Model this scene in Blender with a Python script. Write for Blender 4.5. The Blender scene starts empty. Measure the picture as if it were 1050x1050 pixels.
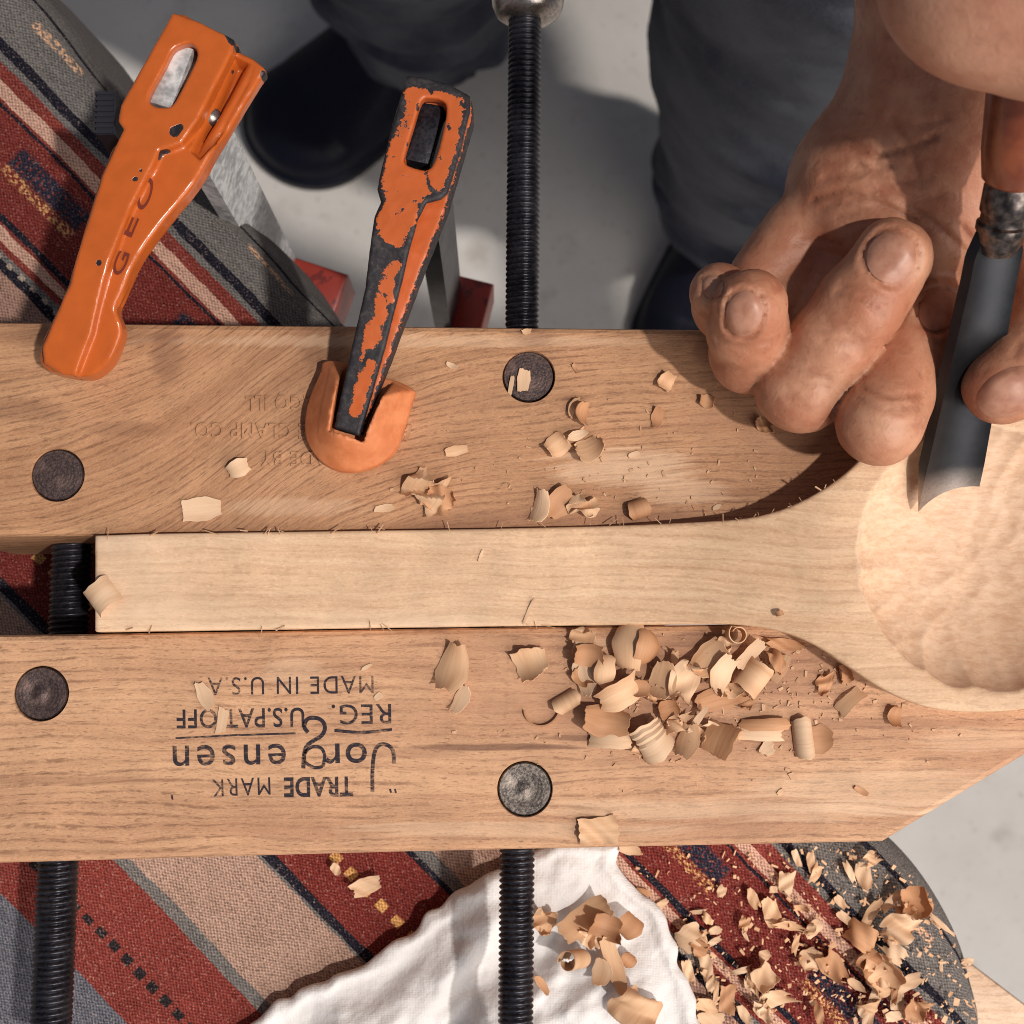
import bpy, bmesh, math, random
import numpy as np
from mathutils import Vector, Matrix
random.seed(7)
sc = bpy.context.scene
COL = sc.collection

# ------------------------------------------------------------------ camera
F_PX, S_PX = 1500.0, 1050.0
NADIR = (510.0, 690.0)                       # the photograph's vanishing point of plumb lines
_d = Vector((NADIR[0]-525, -(NADIR[1]-525), -F_PX)).normalized()
R = _d.rotation_difference(Vector((0, 0, -1))).to_matrix()
_c = R @ Vector((0, 0, -1))
CAM = -_c*(0.30/(-_c.z))
cam_d = bpy.data.cameras.new('camera'); cam = bpy.data.objects.new('camera', cam_d); COL.objects.link(cam)
M4 = R.to_4x4(); M4.translation = CAM; cam.matrix_world = M4
cam_d.sensor_width = 36; cam_d.lens = 36*F_PX/S_PX
cam_d.clip_start = 0.01; cam_d.clip_end = 50
cam_d.dof.use_dof = True; cam_d.dof.focus_distance = 0.297; cam_d.dof.aperture_fstop = 32
sc.camera = cam
sc.cycles.filter_width = 1.0

# ------------------------------------------------------------------ light
world = bpy.data.worlds.new('World'); sc.world = world; world.use_nodes = True
bg = world.node_tree.nodes['Background']
bg.inputs[0].default_value = (0.74, 0.82, 1.0, 1); bg.inputs[1].default_value = 0.18
def aim(o, d):
    o.rotation_euler = (-Vector(d)).to_track_quat('-Z', 'Y').to_euler()
def sph(az, el): az, el = math.radians(az), math.radians(el); return Vector((math.cos(el)*math.cos(az), math.cos(el)*math.sin(az), math.sin(el)))
# high sun coming over the near side of the bench
sl = bpy.data.lights.new('sun', 'SUN'); sl.energy = 2.35; sl.angle = math.radians(2.0); sl.color = (1.0, 0.955, 0.90)
so = bpy.data.objects.new('sun', sl); COL.objects.link(so); so.location = sph(-31, 63)*3; aim(so, sph(-31, 63))
# broad window on the right
wl_ = bpy.data.lights.new('window_light', 'AREA'); wl_.energy = 9.0; wl_.size = 0.8; wl_.color = (1.0, 0.95, 0.90)
wo = bpy.data.objects.new('window_light', wl_); COL.objects.link(wo); wo.location = sph(-42, 33)*1.0; aim(wo, sph(-42, 33))
sc.view_settings.view_transform = 'Standard'; sc.view_settings.look = 'None'
sc.view_settings.gamma = 1; sc.view_settings.exposure = -0.04; sc.view_settings.use_curve_mapping = False

# ------------------------------------------------------------------ pixel <-> world
RN = np.array(R); CN = np.array(CAM)
def W(px, py, z=0.0):
    d = RN @ np.array([(px-525)/F_PX, -(py-525)/F_PX, -1.0])
    t = (z-CN[2])/d[2]
    return CN+d*t
def Wm(px, py, zmm): return W(px, py, zmm/1000)
def WV(px, py, z):
    px = np.asarray(px, float); py = np.asarray(py, float); z = np.asarray(z, float)
    a = (px-525)/F_PX; b = -(py-525)/F_PX
    dx = RN[0,0]*a+RN[0,1]*b-RN[0,2]; dy = RN[1,0]*a+RN[1,1]*b-RN[1,2]; dz = RN[2,0]*a+RN[2,1]*b-RN[2,2]
    t = (z-CN[2])/dz
    return CN[0]+dx*t, CN[1]+dy*t
def PX(x, y, z):
    x = x-CN[0]; y = y-CN[1]; z = z-CN[2]
    a = RN[0,0]*x+RN[1,0]*y+RN[2,0]*z; b = RN[0,1]*x+RN[1,1]*y+RN[2,1]*z; c = RN[0,2]*x+RN[1,2]*y+RN[2,2]*z
    return 525+F_PX*a/(-c), 525-F_PX*b/(-c)
def poly(pts, z): return np.array([W(p[0], p[1], z)[:2] for p in pts])
def spline(pts, n=6, closed=True):
    P = np.array(pts, float); m = len(P); out = []
    for i in range(m if closed else m-1):
        if closed: p0, p1, p2, p3 = P[(i-1) % m], P[i], P[(i+1) % m], P[(i+2) % m]
        else: p0, p1, p2, p3 = P[max(i-1, 0)], P[i], P[i+1], P[min(i+2, m-1)]
        for k in range(n):
            t = k/n
            out.append(0.5*((2*p1)+(p2-p0)*t+(2*p0-5*p1+4*p2-p3)*t*t+(3*p1-p0-3*p2+p3)*t**3))
    if not closed: out.append(P[-1])
    return np.array(out)

# ------------------------------------------------------------------ numeric helpers: noise, distance fields, surface nets
def _hash(i, j, k, s):
    n = (i*374761393+j*668265263+k*2147483647+s*974634777) & 0x7fffffff
    n = ((n ^ (n >> 13))*1274126177) & 0x7fffffff
    n = n ^ (n >> 16)
    return (n & 0xffff)/65535.0
def noise(x, y, z, s=0):
    x, y, z = np.broadcast_arrays(x, y, z)
    i = np.floor(x).astype(np.int64); j = np.floor(y).astype(np.int64); k = np.floor(z).astype(np.int64)
    u, v, w = x-i, y-j, z-k
    u = u*u*(3-2*u); v = v*v*(3-2*v); w = w*w*(3-2*w)
    r = 0
    for a in (0, 1):
        for b in (0, 1):
            for c in (0, 1):
                r = r+_hash(i+a, j+b, k+c, s)*(u if a else 1-u)*(v if b else 1-v)*(w if c else 1-w)
    return r*2-1
def poly2d(x, y, P):
    d = np.full(np.broadcast(x, y).shape, 1e9); s = np.ones_like(d)
    n = len(P)
    for i in range(n):
        ax, ay = P[i]; bx, by = P[i-1]
        ex, ey = bx-ax, by-ay; wx, wy = x-ax, y-ay
        t = np.clip((wx*ex+wy*ey)/(ex*ex+ey*ey+1e-18), 0, 1)
        qx, qy = wx-ex*t, wy-ey*t
        d = np.minimum(d, qx*qx+qy*qy)
        c1 = y >= ay; c2 = y < by; c3 = ex*wy > ey*wx
        fl = (c1 & c2 & c3) | (~c1 & ~c2 & ~c3)
        s = np.where(fl, -s, s)
    return s*np.sqrt(d)
def line2d(x, y, P):
    d = np.full(np.broadcast(x, y).shape, 1e9)
    for i in range(len(P)-1):
        ax, ay = P[i][:2]; bx, by = P[i+1][:2]
        ex, ey = bx-ax, by-ay
        t = np.clip(((x-ax)*ex+(y-ay)*ey)/(ex*ex+ey*ey+1e-18), 0, 1)
        d = np.minimum(d, (x-ax-ex*t)**2+(y-ay-ey*t)**2)
    return np.sqrt(d)
def smin(a, b, k):
    h = np.clip(0.5+0.5*(b-a)/k, 0, 1); return b*(1-h)+a*h-k*h*(1-h)
def smax(a, b, k): return -smin(-a, -b, k)
def cone(x, y, z, a, b, ra, rb):
    ab = b-a; l2 = float(ab @ ab)
    t = np.clip(((x-a[0])*ab[0]+(y-a[1])*ab[1]+(z-a[2])*ab[2])/l2, 0, 1)
    return np.sqrt((x-a[0]-ab[0]*t)**2+(y-a[1]-ab[1]*t)**2+(z-a[2]-ab[2]*t)**2)-(ra+(rb-ra)*t)
def ellipsoid(x, y, z, c, r):
    k0 = np.sqrt(((x-c[0])/r[0])**2+((y-c[1])/r[1])**2+((z-c[2])/r[2])**2)
    k1 = np.sqrt(((x-c[0])/r[0]**2)**2+((y-c[1])/r[1]**2)**2+((z-c[2])/r[2]**2)**2)
    return k0*(k0-1)/np.maximum(k1, 1e-9)
def sdf_mesh(fn, lo, hi, h, newton=3):
    lo = np.array(lo, float); hi = np.array(hi, float)
    n = np.ceil((hi-lo)/h).astype(int)+1
    xs = lo[0]+h*np.arange(n[0]); ys = lo[1]+h*np.arange(n[1]); zs = lo[2]+h*np.arange(n[2])
    F = np.empty(n, np.float32)
    st = max(1, int(1.5e6/(n[1]*n[2])))
    for i in range(0, n[0], st):
        F[i:i+st] = fn(xs[i:i+st, None, None], ys[None, :, None], zs[None, None, :])
    S = F < 0
    c = np.zeros(n-1, np.int8)
    for a in (0, 1):
        for b in (0, 1):
            for d in (0, 1):
                c += S[a:n[0]-1+a, b:n[1]-1+b, d:n[2]-1+d]
    act = (c > 0) & (c < 8)
    idx = np.full(n-1, -1, np.int64); I = np.argwhere(act); idx[act] = np.arange(len(I))
    acc = np.zeros((len(I), 3)); cnt = np.zeros(len(I))
    off = [np.array(o) for o in ((0,0,0),(1,0,0),(0,1,0),(1,1,0),(0,0,1),(1,0,1),(0,1,1),(1,1,1))]
    for p in range(8):
        for q in range(p+1, 8):
            if np.abs(off[p]-off[q]).sum() != 1: continue
            A = I+off[p]; B = I+off[q]
            fa = F[A[:,0], A[:,1], A[:,2]]; fb = F[B[:,0], B[:,1], B[:,2]]
            m = (fa < 0) != (fb < 0)
            t = fa[m]/(fa[m]-fb[m])
            acc[m] += A[m]+(off[q]-off[p])*t[:, None]; cnt[m] += 1
    V = lo+h*acc/cnt[:, None]
    quads = []
    for ax in range(3):
        u, v = (ax+1) % 3, (ax+2) % 3
        sl = [slice(None)]*3; sl[ax] = slice(0, -1); s1 = [slice(None)]*3; s1[ax] = slice(1, None)
        E = np.argwhere(S[tuple(sl)] != S[tuple(s1)])
        E = E[(E[:,u] > 0) & (E[:,v] > 0) & (E[:,u] < n[u]-1) & (E[:,v] < n[v]-1)]
        if not len(E): continue
        def cell(du, dv):
            Q = E.copy(); Q[:,u] -= du; Q[:,v] -= dv
            return idx[Q[:,0], Q[:,1], Q[:,2]]
        q = np.stack([cell(1,1), cell(0,1), cell(0,0), cell(1,0)], 1)
        ins = S[E[:,0], E[:,1], E[:,2]]
        q[~ins] = q[~ins][:, ::-1]
        quads.append(q)
    Q = np.concatenate(quads)
    for _ in range(newton):
        x, y, z = V[:,0], V[:,1], V[:,2]; e = h*0.05
        f0 = fn(x, y, z)
        g = np.stack([fn(x+e, y, z)-fn(x-e, y, z), fn(x, y+e, z)-fn(x, y-e, z), fn(x, y, z+e)-fn(x, y, z-e)], 1)/(2*e)
        gg = np.maximum((g*g).sum(1), 0.2)
        stp = np.clip(f0/gg, -h*0.5, h*0.5)
        V = V-g*stp[:, None]
    return V, Q

# ------------------------------------------------------------------ object helpers
def mk(name, V, Fc, mat=None, parent=None, smooth=True, sharp=None, attrs=None):
    V = np.asarray(V, float)
    base = np.array(parent['_base']) if parent is not None and '_base' in parent else np.zeros(3)
    me = bpy.data.meshes.new(name)
    me.from_pydata((V-base).tolist(), [], [list(map(int, f)) for f in Fc])
    me.validate(); me.update()
    if attrs:
        for k, a in attrs.items():
            a = np.asarray(a, float)
            if a.ndim == 1: me.attributes.new(k, 'FLOAT', 'POINT').data.foreach_set('value', a)
            else: me.attributes.new(k, 'FLOAT_VECTOR', 'POINT').data.foreach_set('vector', a.ravel())
    if smooth: me.polygons.foreach_set('use_smooth', [True]*len(me.polygons))
    if sharp is not None: me.set_sharp_from_angle(angle=math.radians(sharp))
    o = bpy.data.objects.new(name, me); COL.objects.link(o)
    if mat: me.materials.append(mat)
    if parent is not None:
        o.parent = parent
        o['_base'] = list(base)
    return o
def thing(name, label, cat, base, group=None):
    o = bpy.data.objects.new(name, None); COL.objects.link(o); o.location = base
    o.empty_display_size = 0.01
    o['label'] = label; o['category'] = cat; o['_base'] = list(map(float, base))
    if group: o['group'] = group
    return o
def tag(o, label, cat, group=None, kind=None):
    if label: o['label'] = label
    if cat: o['category'] = cat
    if group: o['group'] = group
    if kind: o['kind'] = kind
    return o
def merge(parts):
    V = []; Fc = []; n = 0
    for v, f in parts:
        V.append(np.asarray(v, float)); Fc += [[int(i)+n for i in q] for q in f]; n += len(v)
    return np.concatenate(V), Fc
def prism(P, z0, z1, bev=0.0):
    """closed polygon P (world xy) from z0 up to z1 with a chamfer of bev on top"""
    P = np.asarray(P, float); n = len(P)
    if sum(P[i][0]*P[(i+1) % n][1]-P[(i+1) % n][0]*P[i][1] for i in range(n)) < 0: P = P[::-1]
    def inset(b):
        out = []
        for i in range(n):
            a, c, e = P[i-1], P[i], P[(i+1) % n]
            d1 = (c-a)/np.linalg.norm(c-a); d2 = (e-c)/np.linalg.norm(e-c)
            n1 = np.array([-d1[1], d1[0]]); n2 = np.array([-d2[1], d2[0]])
            m = n1+n2; m = m/max(m @ n1, 0.4)*1.0
            out.append(c+m*b)
        return np.array(out)
    rings = [(P, z0), (P, z1-bev), (inset(bev*0.3), z1-bev*0.3), (inset(bev), z1)] if bev > 0 else [(P, z0), (P, z1)]
    V = []; Fc = []
    for Q, z in rings: V += [(q[0], q[1], z) for q in Q]
    for k in range(len(rings)-1):
        for i in range(n):
            j = (i+1) % n
            Fc.append([k*n+i, k*n+j, (k+1)*n+j, (k+1)*n+i])
    Fc.append(list(range((len(rings)-1)*n, len(rings)*n))); Fc.append(list(range(n))[::-1])
    return np.array(V), Fc
def frame(a):
    a = np.asarray(a, float); a = a/np.linalg.norm(a)
    t = np.array([0, 0, 1.0]) if abs(a[2]) < 0.9 else np.array([1.0, 0, 0])
    s = np.cross(t, a); s /= np.linalg.norm(s)
    return a, s, np.cross(a, s)
def lathe(c, axis, prof, n=40):
    """prof: (radius, height along axis)"""
    a, s, t = frame(axis); c = np.asarray(c, float); V = []; Fc = []
    for r, h in prof:
        for k in range(n):
            th = 2*math.pi*k/n
            V.append(c+a*h+(s*math.cos(th)+t*math.sin(th))*r)
    m = len(prof)
    for i in range(m-1):
        for k in range(n):
            l = (k+1) % n
            Fc.append([i*n+k, i*n+l, (i+1)*n+l, (i+1)*n+k])
    Fc.append(list(range(n))[::-1]); Fc.append(list(range((m-1)*n, m*n)))
    return np.array(V), Fc
def box(c, u, v, w):
    c, u, v, w = map(lambda q: np.asarray(q, float), (c, u, v, w))
    V = [c+sx*u+sy*v+sz*w for sz in (-1, 1) for sy in (-1, 1) for sx in (-1, 1)]
    return np.array(V), [[0,2,3,1],[4,5,7,6],[0,1,5,4],[2,6,7,3],[0,4,6,2],[1,3,7,5]]
def rod(a, b, r, depth, pitch, n=28, starts=1):
    """screw-cut rod from a to b"""
    a = np.asarray(a, float); b = np.asarray(b, float); L = np.linalg.norm(b-a)
    ax, s, t = frame(b-a); m = int(L/pitch*8); V = []; Fc = []
    hs = np.linspace(0, L, m+1); th = 2*math.pi*np.arange(n)/n
    ph = (hs[:, None]/pitch-starts*th[None, :]/(2*math.pi)) % 1
    rr = r-depth*np.clip(np.abs(ph-0.5)*2.6-0.35, 0, 1)
    P = a+ax*hs[:, None, None]+(s*np.cos(th)[None, :, None]+t*np.sin(th)[None, :, None])*rr[..., None]
    k = np.arange(n); l = (k+1) % n
    for i in range(m):
        Fc += np.stack([i*n+k, i*n+l, (i+1)*n+l, (i+1)*n+k], 1).tolist()
    Fc += [list(range(n))[::-1], list(range(m*n, m*n+n))]
    return P.reshape(-1, 3), Fc
def tube(P, r, n=10):
    P = np.asarray(P, float); rr = np.broadcast_to(r, len(P)); V = []; Fc = []
    T = np.gradient(P, axis=0)
    _, s, _ = frame(T[0])
    for i in range(len(P)):
        a = T[i]/np.linalg.norm(T[i]); s = s-a*(s @ a); s /= np.linalg.norm(s); t = np.cross(a, s)
        for k in range(n):
            th = 2*math.pi*k/n; V.append(P[i]+(s*math.cos(th)+t*math.sin(th))*rr[i])
    for i in range(len(P)-1):
        for k in range(n):
            l = (k+1) % n; Fc.append([i*n+k, i*n+l, (i+1)*n+l, (i+1)*n+k])
    Fc += [list(range(n))[::-1], list(range((len(P)-1)*n, len(P)*n))]
    return np.array(V), Fc
def text_shape(s, A, B, U, z, bold=0.0, ext=0.0, bevel=0.0, spacing=1.0, pxz=0.0, fit_h=None):
    """writing fitted to photo points: A start of the base line, B its end, U the vector from base line to cap height"""
    cu = bpy.data.curves.new('lettering', 'FONT'); cu.body = s; cu.offset = bold; cu.extrude = ext; cu.bevel_depth = bevel
    cu.space_character = spacing; cu.resolution_u = 6
    o = bpy.data.objects.new('lettering', cu); COL.objects.link(o)
    dg = bpy.context.evaluated_depsgraph_get(); me = bpy.data.meshes.new_from_object(o.evaluated_get(dg))
    n = len(me.vertices); co = np.empty(n*3); me.vertices.foreach_get('co', co); co = co.reshape(-1, 3)
    Fc = [list(p.vertices) for p in me.polygons]
    bpy.data.objects.remove(o); bpy.data.curves.remove(cu); bpy.data.meshes.remove(me)
    x0, x1 = co[:,0].min(), co[:,0].max(); h = fit_h or 0.69
    a = (co[:,0]-x0)/(x1-x0); b = co[:,1]/h
    px = A[0]+(B[0]-A[0])*a+U[0]*b; py = A[1]+(B[1]-A[1])*a+U[1]*b
    x, y = WV(px, py, pxz)
    zz = z(px, py) if callable(z) else np.full(n, z)
    return np.stack([x, y, zz+co[:,2]*0.001], 1), Fc, co

# ------------------------------------------------------------------ materials
def srgb(r, g, b):
    f = lambda c: (c/255/12.92 if c/255 <= 0.04045 else ((c/255+0.055)/1.055)**2.4)
    return (f(r), f(g), f(b), 1)
class NT:
    def __init__(self, name):
        self.m = bpy.data.materials.new(name); self.m.use_nodes = True; self.t = self.m.node_tree
        self.b = self.t.nodes['Principled BSDF']
        self.out = self.t.nodes['Material Output']
    def n(self, typ, _in=None, **kw):
        nd = self.t.nodes.new('ShaderNode'+typ)
        for k, v in kw.items(): setattr(nd, k, v)
        for k, v in (_in or {}).items(): self.set(nd.inputs[k], v)
        return nd
    def set(self, sock, v):
        if hasattr(v, 'is_output') or isinstance(v, bpy.types.NodeSocket): self.t.links.new(v, sock)
        else: sock.default_value = v
    def p(self, **kw):
        for k, v in kw.items(): self.set(self.b.inputs[k.replace('_', ' ')], v)
    def math(self, op, a, b=0.0, c=0.0, clamp=False):
        nd = self.n('Math', operation=op, use_clamp=clamp)
        self.set(nd.inputs[0], a); self.set(nd.inputs[1], b)
        if op in ('MULTIPLY_ADD', 'SMOOTH_MIN', 'COMPARE'): self.set(nd.inputs[2], c)
        return nd.outputs[0]
    def mix(self, f, a, b, blend='MIX'):
        nd = self.n('Mix', data_type='RGBA', blend_type=blend)
        self.set(nd.inputs[0], f); self.set(nd.inputs[6], a); self.set(nd.inputs[7], b)
        return nd.outputs[2]
    def ramp(self, f, stops, interp='LINEAR'):
        nd = self.n('ValToRGB'); cr = nd.color_ramp; cr.interpolation = interp
        while len(cr.elements) < len(stops): cr.elements.new(1.0)
        for e, (p, c) in zip(cr.elements, sorted(stops, key=lambda q: q[0])): e.position = p
        for e, (p, c) in zip(cr.elements, sorted(stops, key=lambda q: q[0])): e.color = c if len(c) == 4 else (*c, 1)
        self.set(nd.inputs[0], f); return nd.outputs[0]
    def step(self, f, lo, hi):
        nd = self.n('MapRange', {0: f, 1: lo, 2: hi, 3: 0.0, 4: 1.0}, interpolation_type='SMOOTHSTEP'); return nd.outputs[0]
    def noise(self, vec, scale, detail=3.0, rough=0.55, dist=0.0):
        nd = self.n('TexNoise', {'Vector': vec, 'Scale': scale, 'Detail': detail, 'Roughness': rough, 'Distortion': dist}); return nd.outputs[0]
    def pos(self): return self.n('NewGeometry').outputs['Position']
    def obj(self): return self.n('TexCoord').outputs['Object']
    def xyz(self, v):
        nd = self.n('SeparateXYZ', {0: v}); return nd.outputs[0], nd.outputs[1], nd.outputs[2]
    def comb(self, x, y, z=0.0):
        return self.n('CombineXYZ', {0: x, 1: y, 2: z}).outputs[0]
    def attr(self, name): return self.n('Attribute', attribute_name=name)
    def bump(self, h, strength=0.3, dist=0.0005, prev=None):
        nd = self.n('Bump', {'Height': h, 'Strength': strength, 'Distance': dist})
        if prev is not None: self.set(nd.inputs['Normal'], prev)
        return nd.outputs[0]

def wood(name, light, mid, dark, bend=None, blots=(), gain=1.0, line=0.5, pore=0.5, rough=0.6, streak=1.0, local=False, v_scale=1.0, broad=None, bump=0.25):
    m = NT(name); P = m.obj() if local else m.pos(); x, y, z = m.xyz(P)
    v = y
    if bend:
        A, x0, w = bend
        v = m.math('SUBTRACT', y, m.math('MULTIPLY', m.math('ARCTANGENT', m.math('DIVIDE', m.math('SUBTRACT', x, x0), w)), A))
    wob = m.math('MULTIPLY', m.math('SUBTRACT', m.noise(m.comb(m.math('MULTIPLY', x, 22.0), m.math('MULTIPLY', v, 60.0), z), 1.0, 2.0), 0.5), 0.006)
    v = m.math('ADD', v, wob)
    v = m.math('ADD', v, m.math('MULTIPLY', z, 0.35))
    a = m.noise(m.comb(m.math('MULTIPLY', x, 26.0*v_scale), m.math('MULTIPLY', v, 760.0*v_scale), m.math('MULTIPLY', z, 60.0)), 1.0, 4.0, 0.6)
    b = m.noise(m.comb(m.math('MULTIPLY', x, 4.0*v_scale), m.math('MULTIPLY', v, 120.0*v_scale), 3.1), 1.0, 3.0, 0.5)
    c = m.noise(m.comb(m.math('MULTIPLY', x, 420.0), m.math('MULTIPLY', v, 2300.0), m.math('MULTIPLY', z, 900.0)), 1.0, 2.0, 0.6)
    g = m.noise(m.comb(m.math('MULTIPLY', x, 1300.0), m.math('MULTIPLY', v, 2600.0), m.math('MULTIPLY', z, 1500.0)), 1.0, 2.0, 0.7)
    wv = m.n('TexWave', {'Vector': m.comb(m.math('MULTIPLY', v, 1.0), m.math('MULTIPLY', x, 0.05), 0.0), 'Scale': 140.0*v_scale, 'Distortion': 2.6,
                         'Detail': 4.0, 'Detail Scale': 2.2, 'Detail Roughness': 0.65}, wave_type='BANDS', bands_direction='X', wave_profile='SIN').outputs[1]
    wl = m.step(wv, 0.66, 1.0)
    t = m.step(m.math('ADD', m.math('MULTIPLY', a, 0.5), m.math('MULTIPLY', b, 0.5)), 0.33, 0.68)
    col = m.mix(m.math('MULTIPLY', t, streak), light, mid)
    patch = m.noise(P, 40.0, 3.0)
    brk = m.step(m.noise(m.comb(m.math('MULTIPLY', x, 300.0), m.math('MULTIPLY', v, 1300.0), 2.0), 1.0, 2.0), 0.34, 0.60)
    col = m.mix(m.math('MULTIPLY', m.math('MULTIPLY', wl, m.math('MULTIPLY', brk, line)), m.step(patch, 0.25, 0.6)), col, dark)
    pr = m.step(c, 0.55, 0.70)
    col = m.mix(m.math('MULTIPLY', pr, pore), col, dark)
    fib = m.step(g, 0.54, 0.74)
    col = m.mix(m.math('MULTIPLY', fib, 0.45), col, tuple(min(1, q*1.18) for q in light[:3])+(1,))
    fid = m.step(g, 0.46, 0.28)
    col = m.mix(m.math('MULTIPLY', fid, 0.30), col, mid if pore < 0.3 else dark)
    if broad is not None:
        col = m.mix(m.math('MULTIPLY', m.step(m.noise(m.comb(m.math('MULTIPLY', x, 9.0), m.math('MULTIPLY', v, 50.0), 1.7), 1.0, 2.0), 0.50, 0.72), 0.6), col, broad)
    # handling stains, bruises, rubbed spots and some painted-in shade: (photo x, y, radius x, radius y, strength, colour)
    for (bx, by, rx, ry, am, bc) in blots:
        c0 = W(bx, by, 0); e1 = m.math('DIVIDE', m.math('SUBTRACT', x, float(c0[0])), rx*0.0002); e2 = m.math('DIVIDE', m.math('SUBTRACT', y, float(c0[1])), ry*0.0002)
        rr = m.math('ADD', m.math('ADD', m.math('MULTIPLY', e1, e1), m.math('MULTIPLY', e2, e2)), m.math('MULTIPLY', m.math('SUBTRACT', a, 0.5), 2.4))
        col = m.mix(m.math('MULTIPLY', m.step(rr, 1.0, 0.15), am), col, bc)
    cl = m.noise(P, 95.0, 4.0, 0.65)
    hs = m.n('HueSaturation', {'Hue': 0.5, 'Saturation': 0.93, 'Value': m.math('MULTIPLY_ADD', cl, 0.55, 0.74), 'Fac': 1.0, 'Color': col}); col = hs.outputs[0]
    m.p(Base_Color=col, Roughness=rough, Specular_IOR_Level=0.3)
    h = m.math('ADD', m.math('MULTIPLY', c, -0.5), m.math('MULTIPLY', g, 0.6))
    m.p(Normal=m.bump(h, bump, 0.0004))
    return m, col

MAT = {}
# jaw woods
DK = srgb(112,72,50); LT = srgb(232,194,156); BR = srgb(150,102,72)
DU = ((172,365,22,38,.5,DK),(20,420,60,14,.4,DK),(90,345,130,12,.4,DK),(130,440,60,10,.35,DK),(735,360,30,40,.5,DK),(800,420,110,60,.35,BR),(640,480,90,26,.45,LT),(700,505,60,16,.35,LT),(330,355,30,30,.4,DK),(430,350,300,8,.3,LT),(600,530,160,8,.4,BR),(545,345,26,14,.35,DK),(300,520,90,12,.25,LT),(480,410,60,16,.2,BR))  # broad brown under the hand and dark patch left of worn clamp: painted shade
DL = ((505,766,95,4.5,.75,DK),(610,757,70,4,.7,DK),(430,772,60,7,.4,BR),(880,742,190,7,.55,BR),(700,700,130,40,.45,BR),(820,690,80,40,.5,BR),(720,655,50,12,.5,DK),(60,800,150,6,.5,BR),(250,806,90,4,.4,BR),(640,660,40,12,.4,LT),(900,810,160,30,.35,LT),(760,830,260,14,.35,LT),(540,850,200,10,.3,LT),(150,875,260,6,.35,BR),(300,690,40,20,.25,LT),(1000,760,80,18,.3,LT))  # dark patch by the standing tube and brown under the spoon curve: painted shade
m, _ = wood('jaw_maple', srgb(210,159,115), srgb(184,132,93), srgb(118,75,50), bend=None, line=0.60, pore=0.55, broad=srgb(170,118,84), blots=DL); MAT['jaw_low'] = m.m
m, _ = wood('jaw_maple_figured', srgb(194,142,98), srgb(168,116,76), srgb(102,60,40), bend=(0.020, -0.056, 0.024), line=0.56, pore=0.46, v_scale=1.3, broad=srgb(146,96,66), blots=DU); MAT['jaw_up'] = m.m
m, _ = wood('pale_maple', srgb(224,186,146), srgb(203,159,119), srgb(166,120,86), line=0.34, pore=0.30, streak=1.0, rough=0.55, broad=srgb(230,196,164), bump=0.18); MAT['spoon'] = m.m
# freshly cut hollow: paler, torn and matt
fr = m.attr('fresh').outputs['Fac']; P = m.pos()
x, y, z = m.xyz(P)
tex = m.noise(m.comb(m.math('MULTIPLY', x, 330.0), m.math('MULTIPLY', y, 900.0), m.math('MULTIPLY', z, 500.0)), 1.0, 5.0, 0.72, 0.5); t2 = m.noise(P, 120, 4.0, 0.6)
fc = m.mix(m.step(tex, .35, .70), srgb(226,192,162), srgb(202,160,128)); fc = m.mix(m.math('MULTIPLY', m.step(t2, .5, .72), .30), fc, srgb(240,216,192))
fc = m.mix(m.math('MULTIPLY', m.step(t2, .42, .25), .25), fc, srgb(188,140,106))
m.p(Base_Color=m.mix(m.math('MULTIPLY', fr, 0.75), _, fc), Normal=m.bump(m.math('MULTIPLY', tex, m.math('MULTIPLY_ADD', fr, 0.3, 0.10)), 0.3, 0.0004))
m, _ = wood('bench_board', srgb(222,190,160), srgb(198,158,124), srgb(140,100,72), line=0.5, pore=0.3); MAT['bench'] = m.m

def mat_metal(name, col, rough, metallic=0.9, bump=0.0, scale=1500, dark=None):
    m = NT(name); P = m.pos(); n = m.noise(P, scale, 3.0); n2 = m.noise(P, scale*0.12, 3.0)
    c = m.mix(m.step(m.math('ADD', m.math('MULTIPLY', n, 0.5), m.math('MULTIPLY', n2, 0.5)), 0.38, 0.62), dark or tuple(q*0.55 for q in col[:3])+(1,), col)
    m.p(Base_Color=c, Metallic=metallic, Roughness=m.math('MULTIPLY_ADD', n2, 0.3, rough-0.15))
    if bump: m.p(Normal=m.bump(n, bump, 0.0003))
    return m.m
MAT['black_steel'] = mat_metal('blackened_steel', srgb(58,56,62), 0.34, 0.55, 0.15, dark=srgb(28,27,34))
m = NT('tool_steel'); P = m.pos(); tp = m.attr('tip').outputs['Fac']; n = m.noise(P, 300, 3.0); n2 = m.noise(P, 1500, 2.0)
bc = m.mix(m.step(n, .3, .7), srgb(44,45,48), srgb(50,50,53))
m.p(Base_Color=m.mix(m.math('MULTIPLY', tp, m.math('MULTIPLY_ADD', n2, 0.5, 0.5)), bc, srgb(170,156,146)), Metallic=0.75, Roughness=m.math("MULTIPLY_ADD", n, 0.10, 0.32), Normal=m.bump(n2, 0.05, 0.0003)); MAT['blade_steel'] = m.m
MAT['dull_steel'] = mat_metal('dull_collar_steel', srgb(132,120,112), 0.34, 0.85, 0.1, 600, dark=srgb(58,52,52))
MAT['bright_steel'] = mat_metal('bright_steel', srgb(190,180,172), 0.3, 0.95, 0.1)
MAT['bar_steel'] = mat_metal('galvanised_bar', srgb(226,224,222), 0.40, 0.05, 0.4, 500, dark=srgb(150,150,150))
MAT['rivet'] = mat_metal('rivet_steel', srgb(170,165,160), 0.35, 0.9)

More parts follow.
